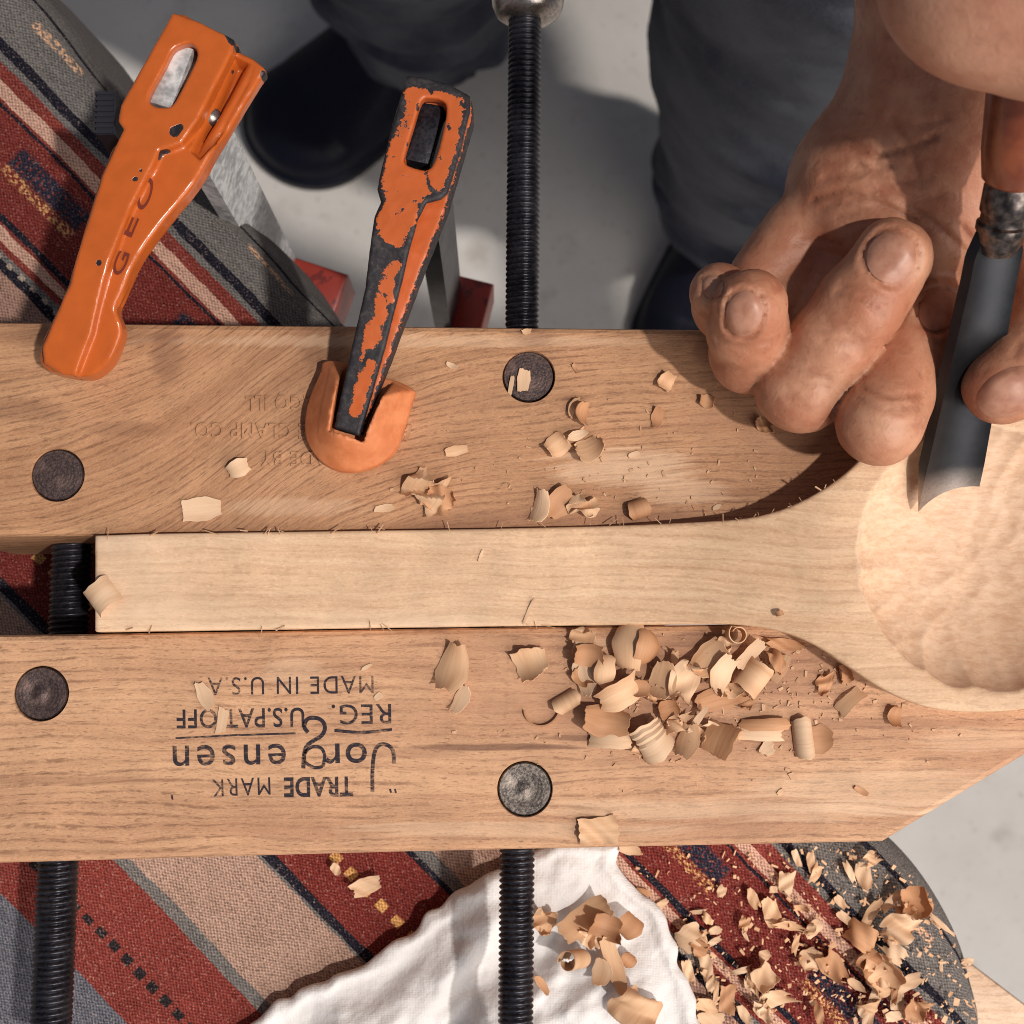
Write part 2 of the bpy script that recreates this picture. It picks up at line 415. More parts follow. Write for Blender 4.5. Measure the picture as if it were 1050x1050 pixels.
# pin ends: grey steel with turned rings
def mat_pin(name, col, dark):
    m = NT(name); P = m.obj(); x, y, z = m.xyz(P)
    r = m.math('SQRT', m.math('ADD', m.math('MULTIPLY', x, x), m.math('MULTIPLY', y, y)))
    ring = m.math('SINE', m.math('MULTIPLY', r, 9000.0))
    n = m.noise(P, 1400, 4.0, 0.7); n2 = m.noise(P, 260, 2.0)
    c = m.mix(m.step(n, 0.40, 0.62), dark, col)
    c = m.mix(m.step(n2, 0.5, 0.75), c, tuple(min(1, q*1.6) for q in col[:3])+(1,))
    h = m.math('ADD', m.math('MULTIPLY', ring, 0.05), n)
    m.p(Base_Color=c, Metallic=0.6, Roughness=0.5, Normal=m.bump(h, 0.5, 0.0003)); return m.m
MAT['pin_dark'] = mat_pin('pin_dark_steel', srgb(98,78,72), srgb(66,54,54))
MAT['pin_grey'] = mat_pin('pin_grey_steel', srgb(128,116,106), srgb(72,66,64))

# orange paints
def mat_paint(name, col, worn):
    m = NT(name); P = m.pos()
    w = m.attr('wear').outputs['Fac']
    n = m.math('ADD', m.math('MULTIPLY', m.noise(P, 520, 5.0, 0.7), 0.65 if worn else 1.0), m.math('MULTIPLY', m.noise(P, 1700, 3.0, 0.7), 0.35 if worn else 0.0)); n2 = m.noise(P, 190, 2.0)
    f = m.math('ADD', w, m.math('MULTIPLY', m.math('SUBTRACT', n, 0.5), 1.7 if worn else 0.55))
    mask = m.step(f, 0.49, 0.54)
    tone = m.mix(m.step(n2, 0.3, 0.75), col, tuple(q*0.90 for q in col[:3])+(1,))
    c = m.mix(mask, tone, m.mix(m.step(n, 0.45, 0.7), srgb(40,36,40), srgb(78,70,68)))
    m.p(Base_Color=c, Roughness=m.math('MULTIPLY_ADD', mask, 0.2, 0.42 if worn else 0.22), Metallic=m.math('MULTIPLY', mask, 0.35), Specular_IOR_Level=0.5)
    h = m.math('ADD', m.math('MULTIPLY', mask, -1.0), m.math('MULTIPLY', m.noise(P, 900, 2.0), 0.35))
    m.p(Normal=m.bump(h, 0.35, 0.0003)); return m.m
MAT['orange'] = mat_paint('orange_enamel', srgb(190,92,36), False)
MAT['orange_worn'] = mat_paint('orange_enamel_worn', srgb(192,92,40), True)
m = NT('orange_rubber'); P = m.pos(); n = m.noise(P, 300, 3.0)
m.p(Base_Color=m.mix(m.step(n, .3, .7), srgb(214,132,84), srgb(196,112,66)), Roughness=0.55, Subsurface_Weight=0.15, Subsurface_Scale=0.002, Normal=m.bump(m.noise(P, 1200, 2.0), 0.15, 0.0003)); MAT['pad'] = m.m
m = NT('red_paint'); P = m.pos(); n = m.noise(P, 240, 4.0, 0.7)
m.p(Base_Color=m.mix(m.step(n, .58, .62), srgb(150,50,36), srgb(110,36,30)), Roughness=0.4); MAT['red'] = m.m
m = NT('chipped_edge'); m.p(Base_Color=srgb(214,168,128), Roughness=0.6); MAT['chip_edge'] = m.m
m = NT('dark_plastic'); m.p(Base_Color=srgb(34,32,40), Roughness=0.5); MAT['dark'] = m.m
# ink
m = NT('stamping_ink'); P = m.pos(); x, y, z = m.xyz(P); n = m.noise(m.comb(m.math('MULTIPLY', x, 700.0), m.math('MULTIPLY', y, 2200.0)), 1.0, 3.0, 0.7); n2 = m.noise(P, 90, 2.0)
f = m.step(m.math('ADD', m.math('MULTIPLY', n, 0.65), m.math('MULTIPLY', n2, 0.45)), 0.50, 0.68)
tr = m.n('BsdfTransparent'); mx = m.n('MixShader')
m.p(Base_Color=srgb(42,38,48), Roughness=0.7, Specular_IOR_Level=0.2)
m.set(mx.inputs[0], m.math('MULTIPLY_ADD', f, 0.62, 0.10)); m.set(mx.inputs[1], m.b.outputs[0]); m.set(mx.inputs[2], tr.outputs[0]); m.set(m.out.inputs[0], mx.outputs[0])
MAT['ink'] = m.m
m = NT('worn_marking'); m.p(Base_Color=srgb(110,40,24), Roughness=0.5); MAT['mark'] = m.m

# skin
def mat_skin(name, a, b, red):
    m = NT(name); P = m.pos()
    n = m.noise(P, 75, 4.0, 0.6); n2 = m.noise(P, 480, 4.0, 0.65, 0.6)
    vor = m.n('TexVoronoi', {'Vector': P, 'Scale': 900.0, 'Randomness': 1.0}, feature='DISTANCE_TO_EDGE').outputs[0]
    c = m.mix(m.step(n, .32, .68), a, b)
    c = m.mix(m.math('MULTIPLY', m.step(m.noise(P, 160, 3.0), .5, .75), 0.55), c, red)
    c = m.mix(m.math('MULTIPLY', m.step(n2, .5, .75), 0.30), c, tuple(q*0.6 for q in red[:3])+(1,))
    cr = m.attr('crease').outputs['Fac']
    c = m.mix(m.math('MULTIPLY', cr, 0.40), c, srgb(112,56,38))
    m.p(Base_Color=c, Roughness=0.48, Specular_IOR_Level=0.35, Subsurface_Weight=0.12, Subsurface_Scale=0.004)
    m.b.inputs['Subsurface Radius'].default_value = (1.0, 0.35, 0.2)
    h = m.math('ADD', m.math('MULTIPLY', n2, 1.0), m.math('MULTIPLY', m.step(vor, 0.0, 0.12), 0.06))
    m.p(Normal=m.bump(h, 0.35, 0.0005)); return m.m
MAT['skin'] = mat_skin('weathered_skin', srgb(196,144,114), srgb(172,112,84), srgb(150,84,62))
MAT['skin_soft'] = mat_skin('soft_skin', srgb(186,136,110), srgb(170,116,92), srgb(160,102,80))
m = NT('fingernail'); P = m.pos(); n = m.noise(P, 300, 3.0)
m.p(Base_Color=m.mix(m.step(n, .3, .7), srgb(184,134,110), srgb(160,108,86)), Roughness=0.40, Specular_IOR_Level=0.4, Normal=m.bump(m.noise(P, 900, 2.0), 0.12, 0.0003)); MAT['nail'] = m.m
# clothing
def mat_cloth(name, a, b, sc_=900, rough=0.9):
    m = NT(name); P = m.pos(); n = m.noise(P, 9, 4.0); n2 = m.noise(P, sc_, 2.0)
    m.p(Base_Color=m.mix(m.step(m.math('ADD', n, m.math('MULTIPLY', n2, 0.3)), .45, .8), a, b), Roughness=rough, Specular_IOR_Level=0.15, Normal=m.bump(m.noise(P, 55, 4.0), 0.25, 0.004)); return m.m
MAT['denim'] = mat_cloth('dark_denim', srgb(34,36,50), srgb(84,86,92))
MAT['shoe'] = mat_cloth('black_leather', srgb(13,14,26), srgb(20,20,32), 400, 0.45)
# muslin
m = NT('white_muslin'); P = m.pos(); x, y, z = m.xyz(P)
wv = m.math('MULTIPLY', m.math('SINE', m.math('MULTIPLY', m.math('ADD', x, y), 9000.0)), m.math('SINE', m.math('MULTIPLY', m.math('SUBTRACT', x, y), 9000.0)))
h = m.math('ADD', m.math('MULTIPLY', wv, 0.05), m.math('ADD', m.math('MULTIPLY', m.noise(P, 420, 4.0), 1.0), m.math('MULTIPLY', m.noise(P, 130, 3.0), 1.6)))
m.p(Base_Color=m.mix(m.noise(P, 180, 3.0), srgb(228,224,222), srgb(214,207,202)), Roughness=0.95, Specular_IOR_Level=0.1, Normal=m.bump(h, 0.5, 0.0008)); MAT['muslin'] = m.m
# concrete
m = NT('smooth_concrete'); P = m.pos()
c = m.mix(m.step(m.noise(P, 5, 5.0, 0.6), .3, .7), srgb(200,194,188), srgb(184,177,170))
c = m.mix(m.math('MULTIPLY', m.step(m.noise(P, 28, 4.0), .56, .8), .6), c, srgb(150,140,132)); c = m.mix(m.math('MULTIPLY', m.step(m.noise(P, 160, 3.0), .62, .72), .5), c, srgb(140,130,122))
m.p(Base_Color=c, Roughness=0.7, Normal=m.bump(m.noise(P, 90, 4.0), 0.12, 0.003)); MAT['concrete'] = m.m
# shavings: outside pale, grain along the curl
def mat_shaving(name, a, b, c0):
    m = NT(name); uv = m.attr('grain').outputs['Vector']; x, y, z = m.xyz(uv)
    oi = m.n('ObjectInfo').outputs['Random']
    v = m.comb(m.math('MULTIPLY', x, 90.0), m.math('MULTIPLY', y, 1500.0), m.math('MULTIPLY', oi, 50.0))
    n = m.noise(v, 1.0, 3.0); n2 = m.noise(m.comb(m.math('MULTIPLY', x, 60.0), m.math('MULTIPLY', y, 260.0), m.math('MULTIPLY', oi, 9.0)), 1.0, 2.0)
    col = m.mix(m.step(n2, .35, .7), a, b)
    col = m.mix(m.math('MULTIPLY', m.step(n, .5, .72), 0.22), col, c0)
    hsv = m.n('HueSaturation', {'Hue': 0.5, 'Saturation': 1.0, 'Value': m.math('MULTIPLY_ADD', oi, 0.26, 0.86), 'Fac': 1.0, 'Color': col})
    m.p(Base_Color=hsv.outputs[0], Roughness=0.6, Specular_IOR_Level=0.25, Subsurface_Weight=0.0, Normal=m.bump(n, 0.22, 0.0003)); return m.m
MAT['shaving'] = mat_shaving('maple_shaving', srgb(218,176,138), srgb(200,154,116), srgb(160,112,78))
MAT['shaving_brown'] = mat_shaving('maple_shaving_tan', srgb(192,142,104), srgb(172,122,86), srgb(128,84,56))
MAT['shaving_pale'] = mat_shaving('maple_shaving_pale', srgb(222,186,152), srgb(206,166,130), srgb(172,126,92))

# rug: stripes along the weave, coordinate "rug" = (stripe position, position along the stripe) in thousandths
m = NT('striped_wool'); at = m.attr('rug').outputs['Vector']; u0, t0, _z = m.xyz(at)
P = m.pos()
u = m.math('ADD', u0, m.math('MULTIPLY', m.math('SUBTRACT', m.noise(m.comb(m.math('MULTIPLY', t0, 9.0), m.math('MULTIPLY', u0, 30.0)), 1.0, 6.0, 0.7), 0.5), 0.016))
G = srgb(116,110,106); GB = srgb(104,103,110); K = srgb(36,34,44); RD = srgb(122,50,44); RD2 = srgb(134,60,52); PINK = srgb(206,160,138); TAN = srgb(164,126,110); TAN2 = srgb(176,142,124)
st = [(-150,G),(-48,K),(-42,G),(34,K),(48,G),(60,RD2),(76,PINK),(94,RD2),(99,K),(107,RD),(211,K),(221,RD2),(227,PINK),(241,RD2),(252,G),(258,K),(272,G),(276,TAN),
      (372,TAN2),(418,G),(436,K),(448,RD),(586,K),(601,G),(608,TAN2),(742,G),(764,RD2),(912,GB)]
col = m.ramp(m.math('ADD', m.math('MULTIPLY', u, 1/1.2), 0.15/1.2), [((p+150)/1200, c) for p, c in st], 'CONSTANT')
def band(c0, w): return m.step(m.math('ABSOLUTE', m.math('SUBTRACT', u, c0)), w, w*0.6)
def dash(freq, duty): return m.step(m.math('FRACT', m.math('MULTIPLY', t0, freq)), duty, duty-0.06)
def rag(sc_, lo, hi): return m.step(m.noise(m.comb(m.math('MULTIPLY', u0, sc_), m.math('MULTIPLY', t0, sc_)), 1.0, 2.0), lo, hi)
seg = m.step(m.math('SINE', m.math('MULTIPLY_ADD', t0, 26.85, -3.155)), 0.15, 0.3)
col = m.mix(m.math('MULTIPLY', seg, m.math('MULTIPLY', band(0.143, 0.020), rag(220.0, .38, .46))), col, srgb(44,44,58))
col = m.mix(m.math('MULTIPLY', seg, m.math('MULTIPLY', band(0.168, 0.010), rag(230.0, .49, .55))), col, srgb(206,150,98))
col = m.mix(m.math('MULTIPLY', band(0.530, 0.009), m.math('MULTIPLY', dash(44.0, 0.55), rag(60.0, .3, .4))), col, srgb(226,166,100))
col = m.mix(m.math('MULTIPLY', band(0.850, 0.008), dash(52.0, 0.62)), col, srgb(44,38,40))
col = m.mix(m.math('MULTIPLY', band(0.262, 0.005), dash(60.0, 0.45)), col, srgb(170,150,134))
col = m.mix(m.math('MULTIPLY', band(-0.012, 0.008), m.math('MULTIPLY', rag(200.0, .46, .52), m.step(m.math('SINE', m.math('MULTIPLY_ADD', t0, 40.0, -1.3)), 0.1, 0.3))), col, srgb(226,176,140))
# weave: two crossing thread directions
tx = m.math('MULTIPLY', m.math('ADD', u0, 0.0), 1180.0); ty = m.math('MULTIPLY', t0, 1180.0)
jx = m.math('MULTIPLY', m.noise(m.comb(m.math('MULTIPLY', t0, 30.0), m.math('MULTIPLY', u0, 30.0)), 1.0, 2.0), 6.0)
wv = m.math('MULTIPLY', m.math('SINE', m.math('ADD', tx, jx)), m.math('SINE', m.math('ADD', ty, jx)))
nz = m.noise(P, 1900, 2.0, .6); slub = m.noise(m.comb(m.math('MULTIPLY', u0, 420.0), m.math('MULTIPLY', t0, 26.0)), 1.0, 3.0)
k = m.math('ADD', m.math('MULTIPLY', wv, 0.34), m.math('MULTIPLY', m.math('SUBTRACT', nz, 0.5), 1.3))
k = m.math('ADD', k, m.math('MULTIPLY', m.math('SUBTRACT', slub, 0.5), 1.1))
hsv = m.n('HueSaturation', {'Value': m.math('MULTIPLY_ADD', k, 1.15, 0.98), 'Saturation': 1.0, 'Color': col})
c2 = m.mix(m.math('MULTIPLY', m.step(nz, .58, .72), 0.45), hsv.outputs[0], srgb(190,166,150)); c2 = m.mix(m.math('MULTIPLY', m.step(m.noise(P, 1300, 2.0, .6), .58, .70), 0.40), c2, srgb(78,62,60))
m.p(Base_Color=c2, Roughness=0.95, Specular_IOR_Level=0.1, Normal=m.bump(m.math('ADD', k, m.math('MULTIPLY', m.noise(P, 160, 3.0), 1.0)), 0.6, 0.0006)); MAT['rug'] = m.m
m = NT('turned_handle_wood'); P = m.pos(); n = m.noise(P, 140, 4.0)
m.p(Base_Color=m.mix(m.step(n, .3, .7), srgb(140,76,46), srgb(108,52,34)), Roughness=0.3, Coat_Weight=0.4, Coat_Roughness=0.15); MAT['handle'] = m.m

# ================================================================== the setting
fl = mk('floor', [(-4,-4,-.85),(4,-4,-.85),(4,4,-.85),(-4,4,-.85)], [[0,1,2,3]], MAT['concrete'], smooth=False); fl['kind'] = 'structure'

# bench board under the rug
ZB = -0.078
T = thing('workbench', 'pale wooden workbench board peeping out under the right end of the striped rug', 'workbench', W(500, 800, ZB))
bp = poly([(-420,-330),(-150,-250),(90,80),(330,350),(960,960),(1120,1082),(1080,1250),(700,1600),(-300,1700),(-700,600)], ZB)
V, Fc = prism(bp, ZB-0.022, ZB, 0.0015); mk('board', V, Fc, MAT['bench'], T, sharp=30)
for q in [(60,260),(900,1100),(0,1250),(-350,700)]:
    c = W(q[0], q[1], ZB-0.022); V, Fc = box((c[0], c[1], (-0.85+ZB-0.0225)/2), (0.018,0,0), (0,0.018,0), (0,0,(0.85+ZB-0.0225)/2)); mk('leg', V, Fc, MAT['bench'], T, sharp=30)

# striped rug draped over the bench
ZR = -0.052
rug_px = [(-400,-420),(-150,-205),(30,-26),(115,92),(270,240),(330,318),(600,580),(800,770),(888,846),(935,888),(968,930),(992,975),(1004,1020),(1010,1075),(985,1200),(900,1330),(500,1500),(-200,1600),(-600,800)]
RP = poly(spline(rug_px, 5), ZR)
rlo = np.array([*poly([(-330,1250)], ZR)[0], -0.135]); rhi = np.array([*poly([(1060,-200)], ZR)[0], -0.035])
rp2 = poly([(-200,-300),(1300,-300),(1300,1220),(-200,1220)], ZR)
def rug_f(x, y, z):
    d = poly2d(x, y, RP)
    fold = 0.0016*noise(x*26, y*26, 0.3, 3)+0.0007*noise(x*70, y*70, 0.9, 4)
    zt = ZR+fold
    # soft, slightly puckered fall at the rim
    d = d-0.0015*noise(x*40, y*40, z*30, 8)+0.10*np.minimum(z-ZR, 0)
    f = smax(d, z-zt, 0.016)
    f = np.maximum(f, -0.125-z)
    return np.maximum(f, np.maximum(poly2d(x, y, rp2), -1e9))
V, Fc = sdf_mesh(rug_f, rlo-0.004, rhi, 0.0017)
drop = np.maximum(ZR-V[:,2]-0.004, 0)
e = 1e-4
d0 = poly2d(V[:,0], V[:,1], RP); gx = (poly2d(V[:,0]+e, V[:,1], RP)-d0)/e; gy = (poly2d(V[:,0], V[:,1]+e, RP)-d0)/e
px, py = PX(V[:,0]+gx*drop*1.0, V[:,1]+gy*drop*1.0, np.full(len(V), ZR))
uu = (py-1.02*px)/1000; tt = (px+1.02*py)/1428
o = mk('striped_rug', V, Fc, MAT['rug'], attrs={'rug': np.stack([uu, tt, 0*uu], 1)})
tag(o, 'woven striped rug in brick red, grey and tan spread beneath the wooden handscrew', 'rug')

# white muslin cloth on the rug
mus_px = [(236,1075),(262,1042),(300,1018),(340,998),(372,984),(404,966),(424,950),(444,932),(468,916),(497,898),(520,884),(545,872),(575,862),(615,858),(642,864),(632,884),(646,904),(672,924),(690,962),(704,1008),(714,1045),(722,1110),(500,1140),(260,1130)]
MP = poly(spline(mus_px, 4), -0.048)
def mus_f(x, y, z):
    d = poly2d(x, y, MP)+0.0011*noise(x*260, y*260, 0.2, 11)+0.0014*noise(x*90, y*90, 0.6, 14)
    w = np.clip(-d/0.02, 0, 1)
    a = x*0.64-y*0.77; b = x*0.77+y*0.64
    zz = -0.0478+w*(0.0026+0.0036*np.sin(a*210+2.8*noise(x*35, y*35, 0.5, 2))+0.0022*noise(x*80, y*80, 0.1, 5)+0.0018*noise(a*260, b*70, 0.1, 9)+0.0009*noise(a*420, b*300, 0.1, 19))
    hem = 0.0012*np.exp(-((d+0.0022)/0.0016)**2)
    return smax(d, np.abs(z-zz)-(0.0011+hem), 0.0012)*0.8
lo = np.array([*MP.min(0), -0.060]); hi = np.array([*MP.max(0), -0.030])
V, Fc = sdf_mesh(mus_f, lo-0.003, hi+0.003, 0.00062)
o = mk('white_cloth', V, Fc, MAT['muslin'])
tag(o, 'crumpled white muslin cloth with folded hem lying on the striped rug', 'cloth')

# ================================================================== the wooden handscrew
T = thing('wooden_handscrew', 'large maple handscrew clamp with stamped jaws gripping the spoon blank', 'clamp', W(500, 600, -0.045))
def jaw(outline, holes, mat, zb=-0.046):
    Q = poly(outline, 0.0); n = len(Q)
    if sum(Q[i][0]*Q[(i+1) % n][1]-Q[(i+1) % n][0]*Q[i][1] for i in range(n)) < 0: Q = Q[::-1]
    V, Fc = prism(Q, zb, 0.0, 0.0012)
    Fc = [f for f in Fc if len(f) != n or set(f) != set(range(3*n, 4*n))]
    top = list(range(3*n, 4*n)); V = V.tolist(); loops = [top]
    for (hx, hy, hr) in holes:
        c = W(hx, hy, 0); m = 48; b0 = len(V)
        for dz, g in ((0, 1.0), (-0.0004, 0.975), (-0.004, 0.975)):
            for k in range(m):
                th = 2*math.pi*k/m; V.append([c[0]+hr*g*math.cos(th), c[1]+hr*g*math.sin(th), dz])
        for s in range(2):
            for k in range(m):
                l = (k+1) % m; Fc.append([b0+s*m+l, b0+s*m+k, b0+(s+1)*m+k, b0+(s+1)*m+l])
        Fc.append([b0+2*m+k for k in range(m)])
        loops.append([b0+k for k in range(m)])
    bm = bmesh.new(); bv = [bm.verts.new(v) for v in V]
    es = []
    for lp in loops:
        for i in range(len(lp)): es.append(bm.edges.new((bv[lp[i]], bv[lp[(i+1) % len(lp)]])))
    r = bmesh.ops.triangle_fill(bm, use_beauty=True, use_dissolve=False, edges=es, normal=(0, 0, 1))
    bm.verts.index_update()
    tri = [[v.index for v in f.verts] for f in bm.faces]
    bm.free()
    # orient up
    VA = np.array(V)
    tri = [t if np.cross(VA[t[1]]-VA[t[0]], VA[t[2]]-VA[t[0]])[2] > 0 else t[::-1] for t in tri]
    return VA, Fc+tri
HR = 0.0056
up_px = [(-60,329),(200,332),(520,335),(905,339),(1262,535),(1262,546),(830,546),(545,546),(200,548),(-60,550)]
V, Fc = jaw(up_px, [(59,487,HR),(542,386,HR)], MAT['jaw_up'])
JU = mk('jaw', V, Fc, MAT['jaw_up'], T, smooth=False)
lo_px = [(-60,652),(97,650),(400,645),(700,640),(1110,722),(1110,740),(1050,775),(906,863),(400,874),(-60,887)]
lo_px = [(-60,652),(97,650),(400,645),(760,640),(1262,643),(1262,652),(1050,775),(906,863),(400,874),(-60,887)]
V, Fc = jaw(lo_px, [(42,711,HR+.0001),(538,809,HR+.0001)], MAT['jaw_low'])
JL = mk('jaw', V, Fc, MAT['jaw_low'], T, smooth=False)
def pin(px, py, parent, mat, dz=-0.0005, dimple=0.0):
    c = W(px, py, dz); r = HR*0.955
    prof = [(r, -0.003), (r, -0.0004), (r*0.95, 0.0)] + ([(r*0.55, 0.0), (r*0.5, -0.00012), (r*0.25, -0.00018), (r*0.2, 0.0), (r*0.02, 0.0001)] if dimple else [(r*0.5, 0.00008), (r*0.02, 0.0001)])
    V, Fc = lathe((0,0,0), (0,0,1), prof, 48)
    o = mk('barrel_nut', V, Fc, mat, None, sharp=40); o.parent = parent; o.location = Vector(c)-Vector(parent['_base']); return o
pin(59, 487, JU, MAT['pin_dark']); pin(542, 386, JU, MAT['pin_dark'], -0.0012); pin(42, 711, JL, MAT['pin_dark'], dimple=1); pin(538, 809, JL, MAT['pin_grey'], dimple=1)
ZS = -0.021
def screw(pa, pb, r, st_=1):
    V, Fc = rod(W(*pa, ZS), W(*pb, ZS), r, 0.00055, 0.00127, 26, st_); return mk('screw', V, Fc, MAT['black_steel'], T, sharp=50)
screw((49,1120), (76,520), 0.0044, 2)
s2 = screw((528,1120), (539,-60), 0.0038)
c = W(541, 22, ZS); ax = (W(528,1120,ZS)-W(539,-60,ZS))
V, Fc = lathe(c, -ax, [(0.0038, 0.0), (0.0056, 0.0004), (0.0072, 0.0016), (0.0081, 0.0036), (0.0084, 0.006), (0.0084, 0.016), (0.0075, 0.017), (0.0040, 0.017)], 40)
mk('ferrule', V, Fc, MAT['bright_steel'], s2, sharp=40)
# ink stamp (reads from the far side of the bench)
INK = []
def ink(s, A, B, h, bold=0.0, spacing=1.0):
    L = math.hypot(B[0]-A[0], B[1]-A[1]); ux, uy = (B[0]-A[0])/L, (B[1]-A[1])/L
    V, Fc, _ = text_shape(s, A, B, (-uy*-h*1.0, ux*h*-1.0) if False else (uy*h, -ux*h), 0.00005, bold=bold, spacing=spacing)
    INK.append((V, Fc))
def stroke(pts, w):
    P = spline(pts, 6, False); n = len(P); T_ = np.gradient(P, axis=0); T_ /= np.linalg.norm(T_, axis=1)[:, None]
    N = np.stack([-T_[:,1], T_[:,0]], 1)*w/2
    A = np.concatenate([P+N, P-N]); x, y = WV(A[:,0], A[:,1], 0.00005)
    INK.append((np.stack([x, y, np.full(2*n, 0.00005)], 1), [[i, i+1, n+i+1, n+i] for i in range(n-1)]))
ink('MADE IN U.S.A', (383,693), (213,695), 18, 0.0, 1.15)
ink('REG.', (401,722), (340,723), 20, 0.004, 1.1)
ink('U.S.PAT.OFF', (312,726), (181,728), 19, 0.012, 1.05)
ink('orgensen'[0:2], (376,762), (333,763), 30, 0.008, 1.1)
ink('ensen', (293,763), (177,765), 31, 0.004, 1.2)
ink('TRADE', (362,797), (291,798), 19, 0.03, 1.05)
ink('MARK', (277,797), (217,799), 18, 0.0, 1.2)
stroke([(402,748),(372,751),(343,749)], 3.2); stroke([(303,752),(240,754),(180,757)], 2.0)
stroke([(404,783),(403,770),(397,764),(389,764),(384,772),(382,790),(382,812)], 4.0)      # J
stroke([(331,786),(322,787),(313,781),(313,772),(320,766),(329,767),(333,775),(331,786)], 3.4)   # g bowl
stroke([(311,788),(314,766),(330,754),(333,744),(327,737),(316,737),(312,745),(316,751)], 4.2)   # g tail
stroke([(176,815),(177,820)], 2.0); stroke([(400,809),(401,813)], 2.2); stroke([(405,809),(406,813)], 2.0)
V, Fc = merge(INK); o = mk('stamped_lettering', V, Fc, MAT['ink'], JL, smooth=False)
o['label'] = 'faded dark ink stamp reading upside down on the near jaw'
# pressed lettering on the far jaw
EMB = []
for s, A, B, h in (('CHICAGO ILL', (368,404), (252,407), 15), ('ADJUSTABLE CLAMP CO.', (420,436), (196,434), 15), ('MADE BY', (350,464), (268,464), 14)):
    V, Fc, _ = text_shape(s, A, B, (0, -(-h)) if False else ((B[1]-A[1])/abs(B[0]-A[0])*h*0, h), 0.00002, bold=-0.006, ext=0.32, bevel=0.02, spacing=1.1, pxz=0.0)
    EMB.append((V, Fc))
V, Fc = merge(EMB); mk('pressed_lettering', V, Fc, MAT['jaw_up'], JU, smooth=False)

# ================================================================== the spoon blank
def zsp(px): t = np.clip((np.asarray(px, float)-600)/300, 0, 1); return 0.0022+0.0098*t*t*(3-2*t)
ZT = 0.012
sp_px = [(97,549),(150,547),(300,545),(500,542),(700,536),(760,532),(800,523),(835,507),(865,487),(892,462),(925,438),(965,420),(1010,413),(1060,415),(1110,430),(1170,480),(1195,570),(1170,660),(1110,710),(1050,727),(1000,730),(960,727),(925,716),(895,700),(865,680),(838,662),(810,650),(780,643),(750,640),(700,640),(500,642),(300,645),(97,648)]
SPc = spline(sp_px[4:29], 4, False)
SP = np.array([W(p[0], p[1], float(zsp(p[0])))[:2] for p in [*sp_px[:4], *SPc, *sp_px[29:]]])
BC = W(1012, 572, ZT); BX, BY = W(1142, 572, ZT)[0]-BC[0], abs(W(1012, 438, ZT)[1]-BC[1])
GAP = poly([(90,553),(200,550),(760,547),(1300,547),(1300,640),(760,638),(400,643),(90,648)], 0.0)
XA, XB = W(600, 560, 0.003)[0], W(900, 560, 0.012)[0]
_rb = np.random.RandomState(4)
CUTS = _rb.uniform(-1.05, 1.05, (100, 2)); CUTS = np.stack([BC[0]+CUTS[:,0]*BX, BC[1]+CUTS[:,1]*BY, _rb.uniform(0, 0.00018, 100), _rb.uniform(-.5, .5, 100)], 1)
def cuts(x, y):
    h = np.full(np.broadcast(x, y).shape, 1.0)
    for cx, cy, h0, tw in CUTS:
        an = math.atan2(cy-BC[1], cx-BC[0])+tw; ca, sa = math.cos(an), math.sin(an)
        a = (x-cx)*ca+(y-cy)*sa; b = (y-cy)*ca-(x-cx)*sa
        h = np.minimum(h, h0+50*b*b+5*a*a)
    return np.minimum(h, 0.0012)
def spoon_f(x, y, z):
    t = np.clip((x-XA)/(XB-XA), 0, 1); zt = 0.0022+0.0098*t*t*(3-2*t)
    d = poly2d(x, y, SP)
    d = d+0.22*np.clip(zt-z-0.002, 0, 0.012)*np.clip((x-0.030)/0.02, 0, 1)
    f = smax(d, z-zt-0.00012*noise(x*90, y*420, 0.4, 6), 0.0006)
    f = smax(f, np.where(poly2d(x, y, GAP) < 0, -0.014-z, 0.0002-z), 0.0003)
    sc_ = cuts(x, y)-0.0003+0.00005*noise(x*900, y*900, 0.3, 13)
    bowl = ellipsoid(x, y, z, (BC[0], BC[1], ZT+0.003), (BX*1.035, BY*1.035, 0.0138))+sc_
    return smax(f, -bowl, 0.0002)
V, Fc = sdf_mesh(spoon_f, np.array([*SP.min(0), -0.016])-0.003, np.array([*SP.max(0), ZT])+0.003, 0.00052)
fr = np.clip((-0.00015-ellipsoid(V[:,0], V[:,1], V[:,2], (BC[0], BC[1], ZT+0.003), (BX*1.035, BY*1.035, 0.0138)))*0+1, 0, 1)*(ellipsoid(V[:,0], V[:,1], V[:,2], (BC[0], BC[1], ZT+0.003), (BX*1.035, BY*1.035, 0.0138)) < 0.0006)*(V[:,2] < ZT-0.0001)
o = mk('wooden_spoon_blank', V, Fc, MAT['spoon'], attrs={'fresh': fr})
tag(o, 'pale half carved wooden spoon with a hollowed bowl clamped between the jaws', 'spoon')

# ================================================================== the two bar clamps
def in_px(pts, z): return poly(pts, z)
def slope_px(pts, zf): return np.array([W(p[0], p[1], zf(p))[:2] for p in pts])
def zB(p, off):
    s = ((p[0]-450)*(352-450)+(p[1]-80)*(444-80))/(98**2+364**2); return 0.022-0.012*min(max((s-.55)/.45, 0), 1.1)-off
